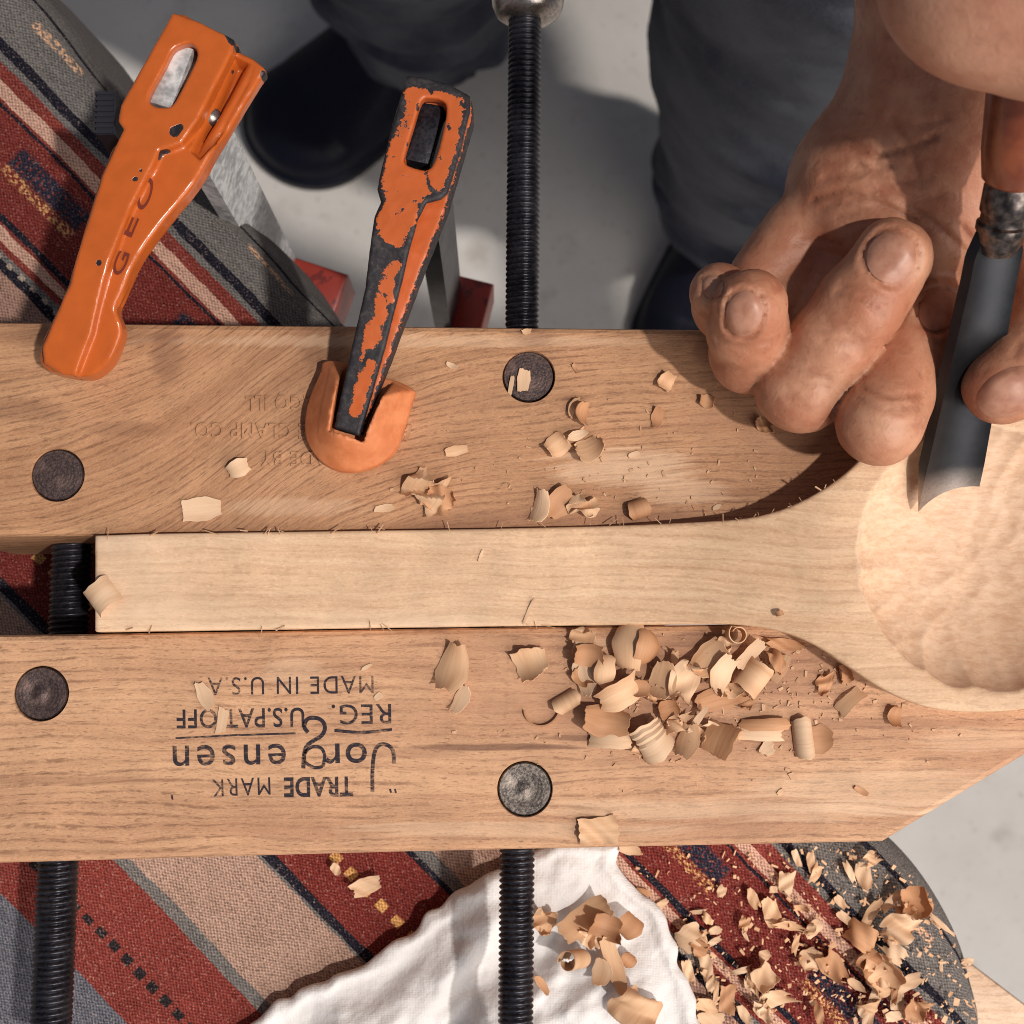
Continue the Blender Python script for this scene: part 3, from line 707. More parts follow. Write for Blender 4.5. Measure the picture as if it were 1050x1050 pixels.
# --- glossy one: flat plate on the left, a lower web and a rounded rib on the right
c1base = W(178, 75, -0.25)
T1 = thing('bar_clamp', 'glossy orange bar clamp with a grey slot, pressing on the jaw with its bare tip', 'clamp', c1base, 'orange bar clamps on the far jaw')
ZP = 0.021
bodyA = slope_px(spline([(177,12),(205,22),(240,40),(244,50),(258,57),(271,69),(266,78),(246,110),(222,150),(200,188),(169,226),(143,262),(125,298),(118,314),(123,330),(123,344),(112,369),(98,382),(85,386),(62,383),(43,375),(42,354),(52,330),(70,290),(105,178),(126,132),(121,124),(123,108),(150,60)], 3), lambda p: (0.021-0.006*min(max(((((p[0]-200)*-120+(p[1]-40)*340)/130000)-.72)/.28, 0), 1.2)**1.5)-0.003)
def zA(p, off):
    s_ = ((p[0]-200)*(80-200)+(p[1]-40)*(380-40))/(120**2+340**2); return 0.021-0.006*min(max((s_-.72)/.28, 0), 1.2)**1.5-off
plateA = slope_px([(177,12),(205,22),(240,40),(238,52),(222,84),(203,122),(186,146),(176,150),(163,154),(158,166),(134,212),(112,268),(100,306),(92,340),(76,384),(62,383),(43,371),(42,354),(52,330),(70,290),(105,178),(126,132),(121,124),(123,108),(150,60)], lambda p: zA(p, 0))
pocketA = in_px([(238,56),(262,66),(256,84),(236,120),(222,150),(206,168),(196,158),(208,128),(224,92)], ZP-0.004)
ribA = [(262,72),(243,108),(218,150),(196,188),(165,228),(140,262),(121,308)]
ribW = np.array([W(p[0]-3, p[1], ZP-0.0055) for p in spline(ribA, 4, False)])
slotA = in_px(spline([(184,46),(195,44),(202,52),(200,64),(186,92),(176,108),(164,110),(154,106),(153,96),(168,68),(176,52)], 4), ZP)
axA = W(80, 380, 0.0)-W(200, 40, 0.0); LA = np.linalg.norm(axA[:2]); axA = axA[:2]/LA; oA = W(200, 40, 0.0)
def armA_z(x, y):
    s = ((x-oA[0])*axA[0]+(y-oA[1])*axA[1])/LA
    return ZP-0.006*np.clip((s-0.72)/0.28, 0, 1.2)**1.5
def armA(x, y, z):
    zt = armA_z(x, y)
    pl = smax(poly2d(x, y, plateA), np.abs(z-(zt-0.0020))-0.0020, 0.0007)
    zw = zt-0.0042+0.0018*np.clip((np.clip((-(y-W(160,165,0)[1]))/0.004, 0, 1)), 0, 1)
    zw = zw-0.0032*np.clip(-poly2d(x, y, pocketA)/0.0012, 0, 1)
    bd = smax(poly2d(x, y, bodyA), z-zw, 0.0009); bd = smax(bd, (zt-0.0085)-z, 0.0015)
    f = smin(pl, bd, 0.0005)
    rb = np.full(np.broadcast(x, y, z).shape, 1e3)
    for i in range(len(ribW)-1): rb = np.minimum(rb, cone(x, y, z, ribW[i], ribW[i+1], 0.0013, 0.0013))
    f = smin(f, rb, 0.0005)+0.00006*noise(x*420, y*420, z*420, 33)
    # foot under the tip
    ft = W(94, 364, 0.0); f = smin(f, smax(np.sqrt((x-ft[0])**2+(y-ft[1])**2)-0.0056, np.abs(z-0.0052)-0.0052, 0.0015), 0.0012)
    f = np.maximum(f, 0.0001-z)
    return smax(f, -poly2d(x, y, slotA), 0.0004)
lo = np.array([*bodyA.min(0), 0.0])-0.003; hi = np.array([*bodyA.max(0), ZP])+0.003
V, Fc = sdf_mesh(armA, lo, hi, 0.00045)
ed = np.abs(poly2d(V[:,0], V[:,1], plateA)); nz_ = noise(V[:,0]*260, V[:,1]*260, V[:,2]*260, 31)
wear = 0.08+0.34*np.exp(-(ed/0.0005)**2)*np.clip(nz_*1.6-0.25, 0, 1)*1.6
for (qx, qy, rr, am) in ((240,46,0.0012,.7),(181,139,0.0013,.8),(187,134,0.0009,.6),(147,178,.0006,.6),(141,187,.0009,.6),(104,272,.0009,.7),(268,70,.0011,.6),(122,108,.0004,.4),(180,12,.0012,.5),(161,94,.0006,.3),(270,76,.0008,.5),(67,379,.0005,.5)):
    q = W(qx, qy, ZP-0.002); wear += am*np.exp(-((V[:,0]-q[0])**2+(V[:,1]-q[1])**2)/rr**2)
AR = mk('sliding_arm', V, Fc, MAT['orange'], T1, attrs={'wear': wear})
zweb = lambda px, py: ZP-0.0042+0.0018+0.00035+0*np.asarray(px)
PT = []
for s, A, B in (('G', (121,283), (130,260)), ('E', (131,243), (139,224)), ('O', (146,216), (156,184))):
    L = math.hypot(B[0]-A[0], B[1]-A[1]); u = ((B[0]-A[0])/L, (B[1]-A[1])/L)
    V, Fc, co = text_shape(s, (A[0]+5, A[1]+2), (B[0]+5, B[1]+2), (u[1]*12, -u[0]*12), zweb, bold=-0.006, ext=0.12, pxz=ZP-0.003)
    PT.append((V, Fc))
V, Fc = merge(PT); mk('raised_lettering', V, Fc, MAT['mark'], AR, smooth=False)
c = W(217, 119, ZP-0.0062); V, Fc = lathe(c, (0.25,0.1,1), [(0.0019,-.002),(0.0019,0.0004),(0.0014,0.0010),(0.0004,0.0013)], 20); mk('rivet', V, Fc, MAT['rivet'], AR, sharp=50)
# steel bar hanging plumb through the slot
def bar(p0, p1, zt, zb, th, mat, parent, nm='bar'):
    a = W(*p0, zt); b = W(*p1, zt); c = (a+b)/2; u = (b-a)/2; L = np.linalg.norm(u); n = np.array([-u[1], u[0], 0])/L*th/2
    V, Fc = prism([(c+s1*u*1.0+s2*n)[:2] for s1, s2 in ((-1,-1),(1,-1),(1,1),(-1,1))], zb, zt, 0.0004)
    return mk(nm, V, Fc, mat, parent, sharp=30), c, u/L, n/np.linalg.norm(n)
BA, cA, uA, nA = bar((187,46), (164,108), ZP-0.0022, -0.165, 0.0047, MAT['bar_steel'], T1)
# lower fixed arm, red with chipped edges, and its pad
def fixed_arm(c, u, n, zc, parent, ln=0.030, wd=0.011, hd=0.022):
    # u: along the arm towards the bench
    cz = np.array([c[0], c[1], zc])
    pts = [(-0.009,-wd),(0.010,-wd),(0.012,-wd*0.55),(ln,-wd*0.55),(ln+0.004,-wd*0.2),(ln+0.004,wd*0.6),(ln,wd*0.9),(0.012,wd*0.75),(0.010,wd),(-0.009,wd)]
    P = [(c+u*a+n*b)[:2] for a, b in pts]
    V, Fc = prism(P, zc-hd, zc, 0.0012); return mk('fixed_arm', V, Fc, MAT['red'], parent, sharp=30)
FA = fixed_arm(cA+uA*0.002+nA*0.005, uA, nA, -0.130, T1, ln=0.026, wd=0.014)
def strip_edge(parent, pts, r, mat, nm): V, Fc = tube(pts, r, 8); return mk(nm, V, Fc, mat, parent)
for fa, c_, u_, n_, zc_, ln_ in ((FA, cA, uA, nA, -0.130, 0.020),):
    q = np.array([c_[0], c_[1], zc_])+u_*(ln_+0.004)+n_*0.014
    V, Fc = box(q+np.array([0,0,0.003]), u_*0.006, n_*0.0055, (0,0,0.0035)); mk('pressure_pad', V, Fc, MAT['chip_edge'], fa, sharp=30)
# ribbed thumb grip beside the head
c = W(118, 129, 0.008); PT = [box(c, (0.0019,0,0), (0,0.0045,0), (0,0,0.007))]
for k in range(8): PT.append(box(c+np.array([-0.0004,-0.0040+0.00115*k,0.0001]), (0.0019,0,0), (0,0.00032,0), (0,0,0.0072)))
V, Fc = merge(PT); mk('ribbed_grip', V, Fc, MAT['dark'], T1, sharp=30)

# --- worn one: chipped orange over black, tip in an orange cap
c2base = W(437, 130, -0.25)
T2 = thing('bar_clamp', 'worn bar clamp with orange paint flaking off black metal, its tip in an orange cap', 'clamp', c2base, 'orange bar clamps on the far jaw')
ZQ = 0.022
plateB = slope_px([(417,77),(432,78),(462,86),(482,98),(482,112),(470,160),(459,196),(452,203),(437,207),(428,225),(412,282),(395,350),(368,446),(342,438),(356,372),(374,292),(384,222),(391,206),(387,194),(389,180),(402,128)], lambda p: zB(p, 0))
bodyB = slope_px([(417,78),(462,87),(484,104),(486,118),(474,160),(458,214),(436,268),(412,330),(388,398),(372,446),(342,438),(374,292),(384,222),(391,206),(387,194),(402,128)], lambda p: zB(p, 0.004))
slotB = in_px(spline([(432,103),(440,100),(452,102),(458,110),(455,132),(447,162),(439,174),(424,172),(415,167),(415,158),(424,128)], 3), ZQ)
axB = W(352, 444, 0.0)-W(450, 80, 0.0); LB = np.linalg.norm(axB[:2]); axB = axB[:2]/LB; oB = W(450, 80, 0.0)
def armB(x, y, z):
    s = ((x-oB[0])*axB[0]+(y-oB[1])*axB[1])/LB
    zt = ZQ-0.0120*np.clip((s-0.55)/0.45, 0, 1.1)
    pl = smax(poly2d(x, y, plateB), np.abs(z-(zt-0.0014))-0.0014, 0.0005)
    bd = smax(poly2d(x, y, bodyB), z-(zt-0.0036), 0.0008); bd = smax(bd, np.maximum(zt-0.011, 0.0045)-z, 0.0015)
    f = smin(pl, bd, 0.0004)
    f = f+0.00007*noise(x*700, y*700, z*700, 41)
    return smax(f, -poly2d(x, y, slotB), 0.0003)
lo = np.array([*bodyB.min(0), 0.002])-0.003; hi = np.array([*plateB.max(0), ZQ])+0.003
V, Fc = sdf_mesh(armB, lo, hi, 0.00042)
dp = poly2d(V[:,0], V[:,1], plateB); edp = np.abs(dp); ds = np.abs(poly2d(V[:,0], V[:,1], slotB))
qx, qy = PX(V[:,0], V[:,1], V[:,2])
on_plate = (dp < 0.0003) & (V[:,2] > ZQ-0.0130*np.clip((((V[:,0]-oB[0])*axB[0]+(V[:,1]-oB[1])*axB[1])/LB-0.55)/0.45, 0, 1.1)-0.0012)
wear = np.where(on_plate, 0.20+0.55*np.exp(-(edp/0.0010)**2), 0.24)
wear += np.where(on_plate, 0.30*np.clip(noise(V[:,0]*230, V[:,1]*230, 0.0, 43), 0, 1), 0.0)
def blot(pts, w, am):
    global wear
    d = line2d(qx, qy, pts); wear += np.where(on_plate, am*np.exp(-(d/w)**2), 0)
blot([(389,262),(380,290),(372,320)], 10, .8); blot([(366,330),(356,390),(346,430)], 9, .9); blot([(352,432),(370,440)], 7, .9)
blot([(392,250),(412,262),(424,240)], 7, .6); blot([(400,224),(425,205)], 3, .45); blot([(385,270),(400,262)], 6, .5); blot([(412,320),(400,360),(384,408)], 4, .7)
blot([(395,300),(398,318)], 3, .35); blot([(382,365),(390,358)], 5, .7); blot([(408,285),(412,300)], 4, .5); blot([(420,84),(470,92)], 5, .7); blot([(372,375),(378,360)], 3, .4)
blot([(436,175),(440,190),(446,200)], 2.5, .5); blot([(410,188),(425,178)], 1.5, .3)
wear -= np.where(on_plate, 0.35*np.exp(-(line2d(qx, qy, [(410,160),(420,200)])/12)**2)+0.5*np.exp(-(line2d(qx, qy, [(400,245),(396,225)])/7)**2)+0.5*np.exp(-(line2d(qx, qy, [(423,232),(420,250)])/5)**2), 0)
_rw = np.random.RandomState(9)
for _k in range(46):
    bx_, by_ = _rw.uniform(388, 480), _rw.uniform(84, 250); a_ = _rw.uniform(-1.0, 2.2); l_ = _rw.uniform(1, 7)
    blot([(bx_, by_), (bx_+l_*math.cos(a_), by_+l_*math.sin(a_))], _rw.uniform(1.0, 2.6), _rw.uniform(.25, .6))
wear += np.where(~on_plate, 0.40*np.exp(-(np.abs(poly2d(V[:,0], V[:,1], bodyB))/0.0006)**2), 0)
wear = np.where(V[:,2] < ZQ-0.0125*np.clip((((V[:,0]-oB[0])*axB[0]+(V[:,1]-oB[1])*axB[1])/LB-0.55)/0.45, 0, 1.1)-0.0062, 0.9, wear)
mk('sliding_arm', V, Fc, MAT['orange_worn'], T2, attrs={'wear': wear})
BB, cB, uB, nB = bar((443,106), (427,166), ZQ-0.0035, -0.165, 0.0050, MAT['black_steel'], T2)
FB = fixed_arm(cB+np.array([0.006,0,0]), uB, nB, -0.122, T2, ln=0.020, wd=0.0055)
# orange cap on the tip
ZC = 0.0115
capP = in_px(spline([(333,371),(329,382),(318,408),(313,432),(315,452),(326,470),(342,481),(362,484),(385,478),(402,466),(410,452),(424,408),(425,401),(412,393),(396,388),(375,380),(352,372)], 3), 0.003)
chan = in_px([(357,330),(352,372),(340,439),(370,449),(397,386),(414,334)], ZC)
open_ = in_px([(300,352),(354,368),(392,386),(440,404),(440,300),(330,300)], ZC)
def cap_f(x, y, z):
    d = poly2d(x, y, capP)
    d = d+np.clip(z-0.0035, 0, 1)*0.75
    f = smax(d, z-ZC, 0.0012); f = np.maximum(f, 0.0001-z)
    ch = smax(poly2d(x, y, chan)-0.0004, 0.0040-z, 0.0004)
    f = smax(f, -ch, 0.0004)
    rim = smax(np.abs(poly2d(x, y, chan)-0.0018)-0.0012, z-ZC-0.0006, 0.0004)
    rim = np.maximum(rim, np.maximum(d, -z+0.002))
    f = smin(f, np.maximum(rim, poly2d(x, y, open_)*-1.0), 0.0006)
    f = smax(f, -ch, 0.0003)
    return f
V, Fc = sdf_mesh(cap_f, np.array([*capP.min(0), 0])-0.003, np.array([*capP.max(0), ZC])+0.003, 0.0005)
mk('tip_cap', V, Fc, MAT['pad'], T2)

# ================================================================== the gouge
E = W(973, 512, 0.0074); Fp = W(1029, 240, 0.044); ga = Fp-E; GL = np.linalg.norm(ga); ga = ga/GL
side = W(1003, 500, 0.0074)-W(942, 523, 0.0074); side = side-ga*(side @ ga); side /= np.linalg.norm(side); gn = np.cross(ga, side)
if gn[2] < 0: gn = -gn
TG = thing('gouge', 'dark steel carving gouge with a brown wooden handle cutting into the spoon bowl', 'gouge', E)
V = []; Fc = []; ns, na = 60, 24
def gp(s, a, lay):
    t = s/GL
    wd = 0.0064-0.0016*min(1, max(0, (t-0.1)/0.75)) if t < 0.93 else 0.0048-0.0012*(t-0.93)/0.07
    arc = 0.42; rad = wd/math.sin(arc)
    th = (a*2-1)*arc
    thick = 0.0022*min(1, s/0.010) if lay else 0.0
    r = rad+thick
    skew = (a-0.5)*0.0042+0.0010*(1-(2*a-1)**2)*1.0
    return E+ga*(s+skew*max(0, 1-t))+side*(r*math.sin(th))+gn*(rad*math.cos(arc)*0+(-(r*math.cos(th)-rad*math.cos(arc))))
for lay in (0, 1):
    for i in range(ns+1):
        for j in range(na+1): V.append(gp(GL*(i/ns)**1.2, j/na, lay))
w_ = na+1; N1 = (ns+1)*w_
for i in range(ns):
    for j in range(na):
        q = [i*w_+j, i*w_+j+1, (i+1)*w_+j+1, (i+1)*w_+j]; Fc.append(q); Fc.append([N1+k for k in q[::-1]])
    for j in (0, na): q = [i*w_+j, (i+1)*w_+j, N1+(i+1)*w_+j, N1+i*w_+j]; Fc.append(q)
for j in range(na): Fc.append([j, j+1, N1+j+1, N1+j]); Fc.append([ns*w_+j, ns*w_+j+1, N1+ns*w_+j+1, N1+ns*w_+j])
VB = np.array(V); sB = (VB-E) @ ga
mk('blade', V, Fc, MAT['blade_steel'], TG, sharp=35, attrs={'tip': np.clip(1-(sB-0.0015)/0.0055, 0, 1)})
F0 = Fp-gn*0.001
V, Fc = lathe(F0, ga, [(0.0030,-.004),(0.0042,-.0015),(0.0043,0),(0.0046,.0004),(0.0046,.0016),(0.0041,.002),(0.0041,.0034),(0.0045,.004),(0.0045,.0085),(0.0038,.010)], 36); mk('ferrule', V, Fc, MAT['dull_steel'], TG, sharp=40)
V, Fc = lathe(F0+ga*0.009, ga, [(0.0042,0),(0.0052,.001),(0.0062,.006),(0.0075,.020),(0.0090,.045),(0.0098,.075),(0.0095,.095),(0.0080,.108),(0.0050,.114)], 40); mk('handle', V, Fc, MAT['handle'], TG, sharp=40)

# ================================================================== the person
PB = W(560, 40, -0.85)
TP = thing('person', 'person in dark trousers and black shoes steadying the gouge with bare hands', 'person', PB)
J = lambda px, py, z: Wm(px, py, z)
def chain(x, y, z, pts, k):
    f = None
    for (a, ra), (b, rb) in zip(pts[:-1], pts[1:]):
        c = cone(x, y, z, a, b, ra/1000, rb/1000); f = c if f is None else smin(f, c, k)
    return f
FING = {
 'middle': [(J(868,262,9),9.5),(J(822,396,16),8.8),(J(852,354,22),7.9),(J(884,310,27),8.0),(J(916,264,30),7.4)],
 'index':  [(J(950,300,12),9),(J(903,433,22),8.0),(J(918,392,15),8.1),(J(938,350,12),7.9),(J(956,316,13),7.0)],
 'ring':   [(J(836,268,9),8.5),(J(769,362,13),7.8),(J(766,340,21),7.4),(J(769,314,28),7.0)],
 'pinky':  [(J(822,246,9),7.5),(J(764,330,10),7.4),(J(745,315,15),6.6),(J(738,300,21),6.0)]}
PALM = [(J(876,186,13),12.5),(J(898,222,12),13),(J(945,236,12),13),(J(995,225,12),12)]
WRIST = [(J(1170,-320,55),29),(J(1085,-90,38),24),(J(1008,60,22),18.5),(J(928,170,14),16),(J(880,214,12),12.5)]
THEN = [(J(1010,-60,36),25),(J(1000,110,20),19),(J(985,190,13),14)]
THUMB = [(J(1010,120,18),15),(J(1080,225,17),13),(J(1096,315,20),11),(J(1062,372,24),8.8),(J(1025,396,24.5),7.2)]
PPX = [(J(818,238,12),7.6),(J(783,284,11),7.2)]
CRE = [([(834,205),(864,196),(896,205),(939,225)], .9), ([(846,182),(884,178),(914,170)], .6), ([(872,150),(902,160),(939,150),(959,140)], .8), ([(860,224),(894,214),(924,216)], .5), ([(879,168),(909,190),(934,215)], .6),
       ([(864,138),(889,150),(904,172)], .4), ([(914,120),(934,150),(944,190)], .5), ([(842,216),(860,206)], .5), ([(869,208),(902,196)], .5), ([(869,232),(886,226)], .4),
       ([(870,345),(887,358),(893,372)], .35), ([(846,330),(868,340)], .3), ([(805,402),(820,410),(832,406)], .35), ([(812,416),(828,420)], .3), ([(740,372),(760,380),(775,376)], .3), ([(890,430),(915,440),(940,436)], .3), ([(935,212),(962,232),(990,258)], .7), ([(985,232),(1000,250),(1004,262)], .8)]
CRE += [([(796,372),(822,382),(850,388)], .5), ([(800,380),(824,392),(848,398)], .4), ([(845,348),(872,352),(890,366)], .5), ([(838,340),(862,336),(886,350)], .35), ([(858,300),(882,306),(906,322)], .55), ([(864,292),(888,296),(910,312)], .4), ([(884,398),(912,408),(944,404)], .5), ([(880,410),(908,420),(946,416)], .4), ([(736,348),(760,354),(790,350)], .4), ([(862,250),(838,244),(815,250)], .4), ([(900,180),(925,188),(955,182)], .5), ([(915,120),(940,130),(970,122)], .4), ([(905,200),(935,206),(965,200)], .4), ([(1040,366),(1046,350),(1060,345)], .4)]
NAILS = [('middle', 914, 264, (-36,48), 30, 26), ('ring', 763, 322, (-8,44), 22, 23), ('pinky', 731, 294, (6,26), 13, 12), ('index', 962, 318, (-24,42), 22, 22)]
def crease(x, y, z):
    px, py = PX(x, y, z); c = np.zeros(np.broadcast(x, y, z).shape)
    for pts, am in CRE: c = np.maximum(c, am*np.exp(-(line2d(px, py, pts)/3.2)**2))
    return c
def hand_f(x, y, z, detail=True):
    f = chain(x, y, z, WRIST, 0.010); f = smin(f, chain(x, y, z, THEN, 0.008), 0.012); f = smin(f, chain(x, y, z, PALM, 0.006), 0.008)
    f = smin(f, chain(x, y, z, PPX, 0.003), 0.003)
    g = chain(x, y, z, FING['pinky'], 0.0022)
    for nm in ('ring', 'middle', 'index'): g = smin(g, chain(x, y, z, FING[nm], 0.0024), 0.0004)
    f = smin(f, g, 0.0012)
    f = smin(f, chain(x, y, z, THUMB, 0.005), 0.0006)
    f = f+0.00014*noise(x*210, y*210, z*210, 21)+0.0004*noise(x*75, y*75, z*75, 22)+0.00008*noise(x*520, y*520, z*520, 24)
    if detail: f = f+0.0009*crease(x, y, z)+nail_groove(x, y, z)
    return np.maximum(f, 0.0003-z)
def nail_groove(x, y, z):
    px, py = PX(x, y, z); g = 0
    for nm, cx, cy, (ax, ay), hw, hl in NAILS:
        L = math.hypot(ax, ay); ux, uy = ax/L, ay/L
        a = (px-cx)*ux+(py-cy)*uy; b = -(px-cx)*uy+(py-cy)*ux
        r = (np.abs(a/hl)**2.6+np.abs(b/(hw*0.86))**2.6)**(1/2.6)
        g = g+np.where(z > 0.012, 0.0005*np.exp(-((r-1.05)/0.08)**2)+0.0003*np.clip(1-r, 0, 1)-0.0003*np.exp(-((r-1.30)/0.15)**2), 0)
    return g
lo = np.array([0.028, 0.000, -0.001]); hi = np.array([0.150, 0.150, 0.075])
hi = np.maximum(hi, [0.165, 0.235, 0.090])
V, Fc = sdf_mesh(hand_f, lo, hi, 0.00085)
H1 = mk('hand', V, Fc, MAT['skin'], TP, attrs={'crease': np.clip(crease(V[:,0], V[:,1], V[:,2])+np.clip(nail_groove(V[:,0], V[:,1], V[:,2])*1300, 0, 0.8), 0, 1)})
H1['label'] = 'weathered hand curled round the gouge with fingertips folded towards the palm'
def nail(cx, cy, ax, hw, hl, zg, parent, fn, lift=0.00035, z0=0.055):
    """a nail plate: grid over the fingertip dropped onto the skin along the view line of its build grid"""
    L = math.hypot(*ax); ux, uy = ax[0]/L, ax[1]/L; n = 15; V = []; Fc = []
    G = np.linspace(-1, 1, n)
    A, B = np.meshgrid(G, G, indexing='ij')
    sq = np.sqrt(np.maximum(1-0.5*B**2, 0)); sa = np.sqrt(np.maximum(1-0.5*A**2, 0))
    a = A*sq*hl; b = B*sa*hw
    px = (cx+a*ux-b*uy).ravel(); py = (cy+a*uy+b*ux).ravel()
    P0 = np.array([W(p, q, z0) for p, q in zip(px, py)]); P1 = np.array([W(p, q, 0.002) for p, q in zip(px, py)])
    D = P1-P0; D /= np.linalg.norm(D, axis=1)[:, None]; t = np.zeros(len(P0))
    for _ in range(90):
        X = P0+D*t[:, None]; t = t+np.clip(fn(X[:,0], X[:,1], X[:,2]), -0.001, 0.004)*0.7
    X = P0+D*t[:, None]; r = (A**2*sq**2+B**2*sa**2).ravel()
    # plate: smoothed height with a lifted middle
    Z = X-D*(lift*np.clip(1.15-r**3, 0, 1))[:, None]
    Bk = X+D*0.0006
    V = np.concatenate([Z, Bk]); m = n*n
    for i in range(n-1):
        for j in range(n-1):
            q = [i*n+j, i*n+j+1, (i+1)*n+j+1, (i+1)*n+j]; Fc.append(q); Fc.append([m+k for k in q[::-1]])
    rim = [i for i in range(n)]+[i*n+n-1 for i in range(1, n)]+[(n-1)*n+i for i in range(n-2, -1, -1)]+[i*n for i in range(n-2, 0, -1)]
    for i in range(len(rim)): p, q = rim[i], rim[(i+1) % len(rim)]; Fc.append([p, q, m+q, m+p])
    return mk('fingernail', V, Fc, MAT['nail'], parent, sharp=60)
base_f = lambda x, y, z: hand_f(x, y, z, False)
for nm, cx, cy, ax, hw, hl in NAILS: nail(cx, cy, ax, hw*0.84, hl, 0, H1, base_f)
nail(1038, 402, (58,-26), 24, 38, 0, H1, base_f, lift=0.0006)

# the other hand, holding the handle above
hc = F0+ga*0.058
JH = lambda px, py, z: Wm(px, py, z)
OP = [(JH(1012,-34,100),15.5),(JH(1065,-42,100),18.5),(JH(1180,-70,104),21)]
OF = []
for k in range(4):
    c = F0+ga*(0.044+0.0165*k)
    OF.append([(c+side*0.030-gn*0.004, 9.5), (c+side*0.014-gn*0.020, 9), (c-side*0.010-gn*0.018, 8.2), (c-side*0.018+gn*0.000, 7.4)])
OT = [(hc+ga*0.03+side*0.034+gn*0.004, 12), (hc+ga*0.050+side*0.014+gn*0.016, 10), (hc+ga*0.066-side*0.002+gn*0.016, 8.5)]
OW = [(JH(1180,-70,104),21), (hc+np.array([0.048,-0.004,0.012]), 22), (np.array([0.175,0.078,0.115]), 26), (np.array([0.28,0.010,0.135]), 36), (np.array([0.52,-0.085,0.165]), 42), (np.array([0.50,0.18,0.28]), 48)]  # unseen forearm, stretched overlong to throw its shadow onto the floor
def hand2(x, y, z):
    f = chain(x, y, z, OP, 0.006); f = smin(f, chain(x, y, z, OW, 0.012), 0.010)
    pal = cone(x, y, z, F0+ga*0.040+side*0.030, F0+ga*0.096+side*0.030, 0.015, 0.015); f = smin(f, pal, 0.010)
    for c in OF: f = smin(f, chain(x, y, z, c, 0.003), 0.0012)
    f = smin(f, chain(x, y, z, OT, 0.004), 0.004)
    return f+0.0005*noise(x*70, y*70, z*70, 23)
allp = np.array([p for c in [OP, OW, OT, *OF] for p, _ in c])
V, Fc = sdf_mesh(hand2, allp.min(0)-0.036, allp.max(0)+0.036, 0.0018)
H2 = mk('hand', V, Fc, MAT['skin_soft'], TP, attrs={'crease': np.zeros(len(V))})
H2['label'] = 'second hand close above, its soft heel resting over the gouge handle'

# trousers and shoes, far below
LEG_R = [(W(766,208,-0.775),54),(W(786,160,-0.62),66),(W(832,30,-0.42),80),(W(950,-330,-0.16),96)]
LEG_L = [(W(440,12,-0.775),64),(W(424,-66,-0.62),68),(W(400,-190,-0.42),78),(W(350,-640,-0.16),94)]
HIPS = (LEG_R[-1][0]+LEG_L[-1][0])/2+np.array([0, 0.05, 0.13])
def trous(x, y, z):
    f = smin(chain(x, y, z, LEG_R, 0.02), chain(x, y, z, LEG_L, 0.02), 0.01)
    f = smin(f, cone(x, y, z, HIPS-np.array([0.07,0,0]), HIPS+np.array([0.07,0,0]), 0.12, 0.12), 0.05)
    cr = 0.011*noise(x*14, y*14, z*40+1.5*noise(x*10, y*10, z*10, 4), 6)+0.0035*noise(x*40, y*40, z*60, 7)
    cr = cr*(0.5+1.3*np.clip((-0.58-z)/0.15, 0, 1))
    return np.maximum(f+cr, -0.795-z)
pts = np.array([p for p, _ in LEG_R+LEG_L]); V, Fc = sdf_mesh(trous, np.array([*(pts.min(0)-0.11)[:2], -0.80]), np.array([*(pts.max(0)+0.12)[:2], 0.11]), 0.0055)
mk('trousers', V, Fc, MAT['denim'], TP)
def shoe(heel, toe, wid):
    a = np.array(heel[:2]); b = np.array(toe[:2]); d = (b-a)/np.linalg.norm(b-a); L = np.linalg.norm(b-a); n = np.array([-d[1], d[0]])
    def f(x, y, z):
        s = (x-a[0])*d[0]+(y-a[1])*d[1]; t = (x-a[0])*n[0]+(y-a[1])*n[1]
        u = np.clip(s/L, 0, 1)
        hw = wid*(0.74+0.30*np.sin(np.clip((u-0.25)/0.75, 0, 1)*math.pi*0.62))
        c0 = np.clip(s, hw*0.8, L-hw); rr = np.sqrt((s-c0)**2+(t-0.006*np.sin(u*3.0))**2)-hw
        top = -0.85+0.115-0.075*np.clip((u-0.25)/0.5, 0, 1)**0.8
        body = smax(rr+0.45*np.clip(z+0.82, 0, 1)*0.5, z-top, 0.030)
        sole = smax(rr-0.004, np.abs(z+0.842)-0.008, 0.004)
        return np.minimum(body, sole)+0.001*noise(x*30, y*30, z*30, 9)
    lo = np.minimum(a, b)-wid*1.5; hi = np.maximum(a, b)+wid*1.5
    V, Fc = sdf_mesh(f, (*lo, -0.856), (*hi, -0.72), 0.003); return mk('shoe', V, Fc, MAT['shoe'], TP)
shoe(W(482,-25,-0.8), W(262,152,-0.82), 0.050)
shoe(W(772,160,-0.8), W(694,392,-0.82), 0.048)

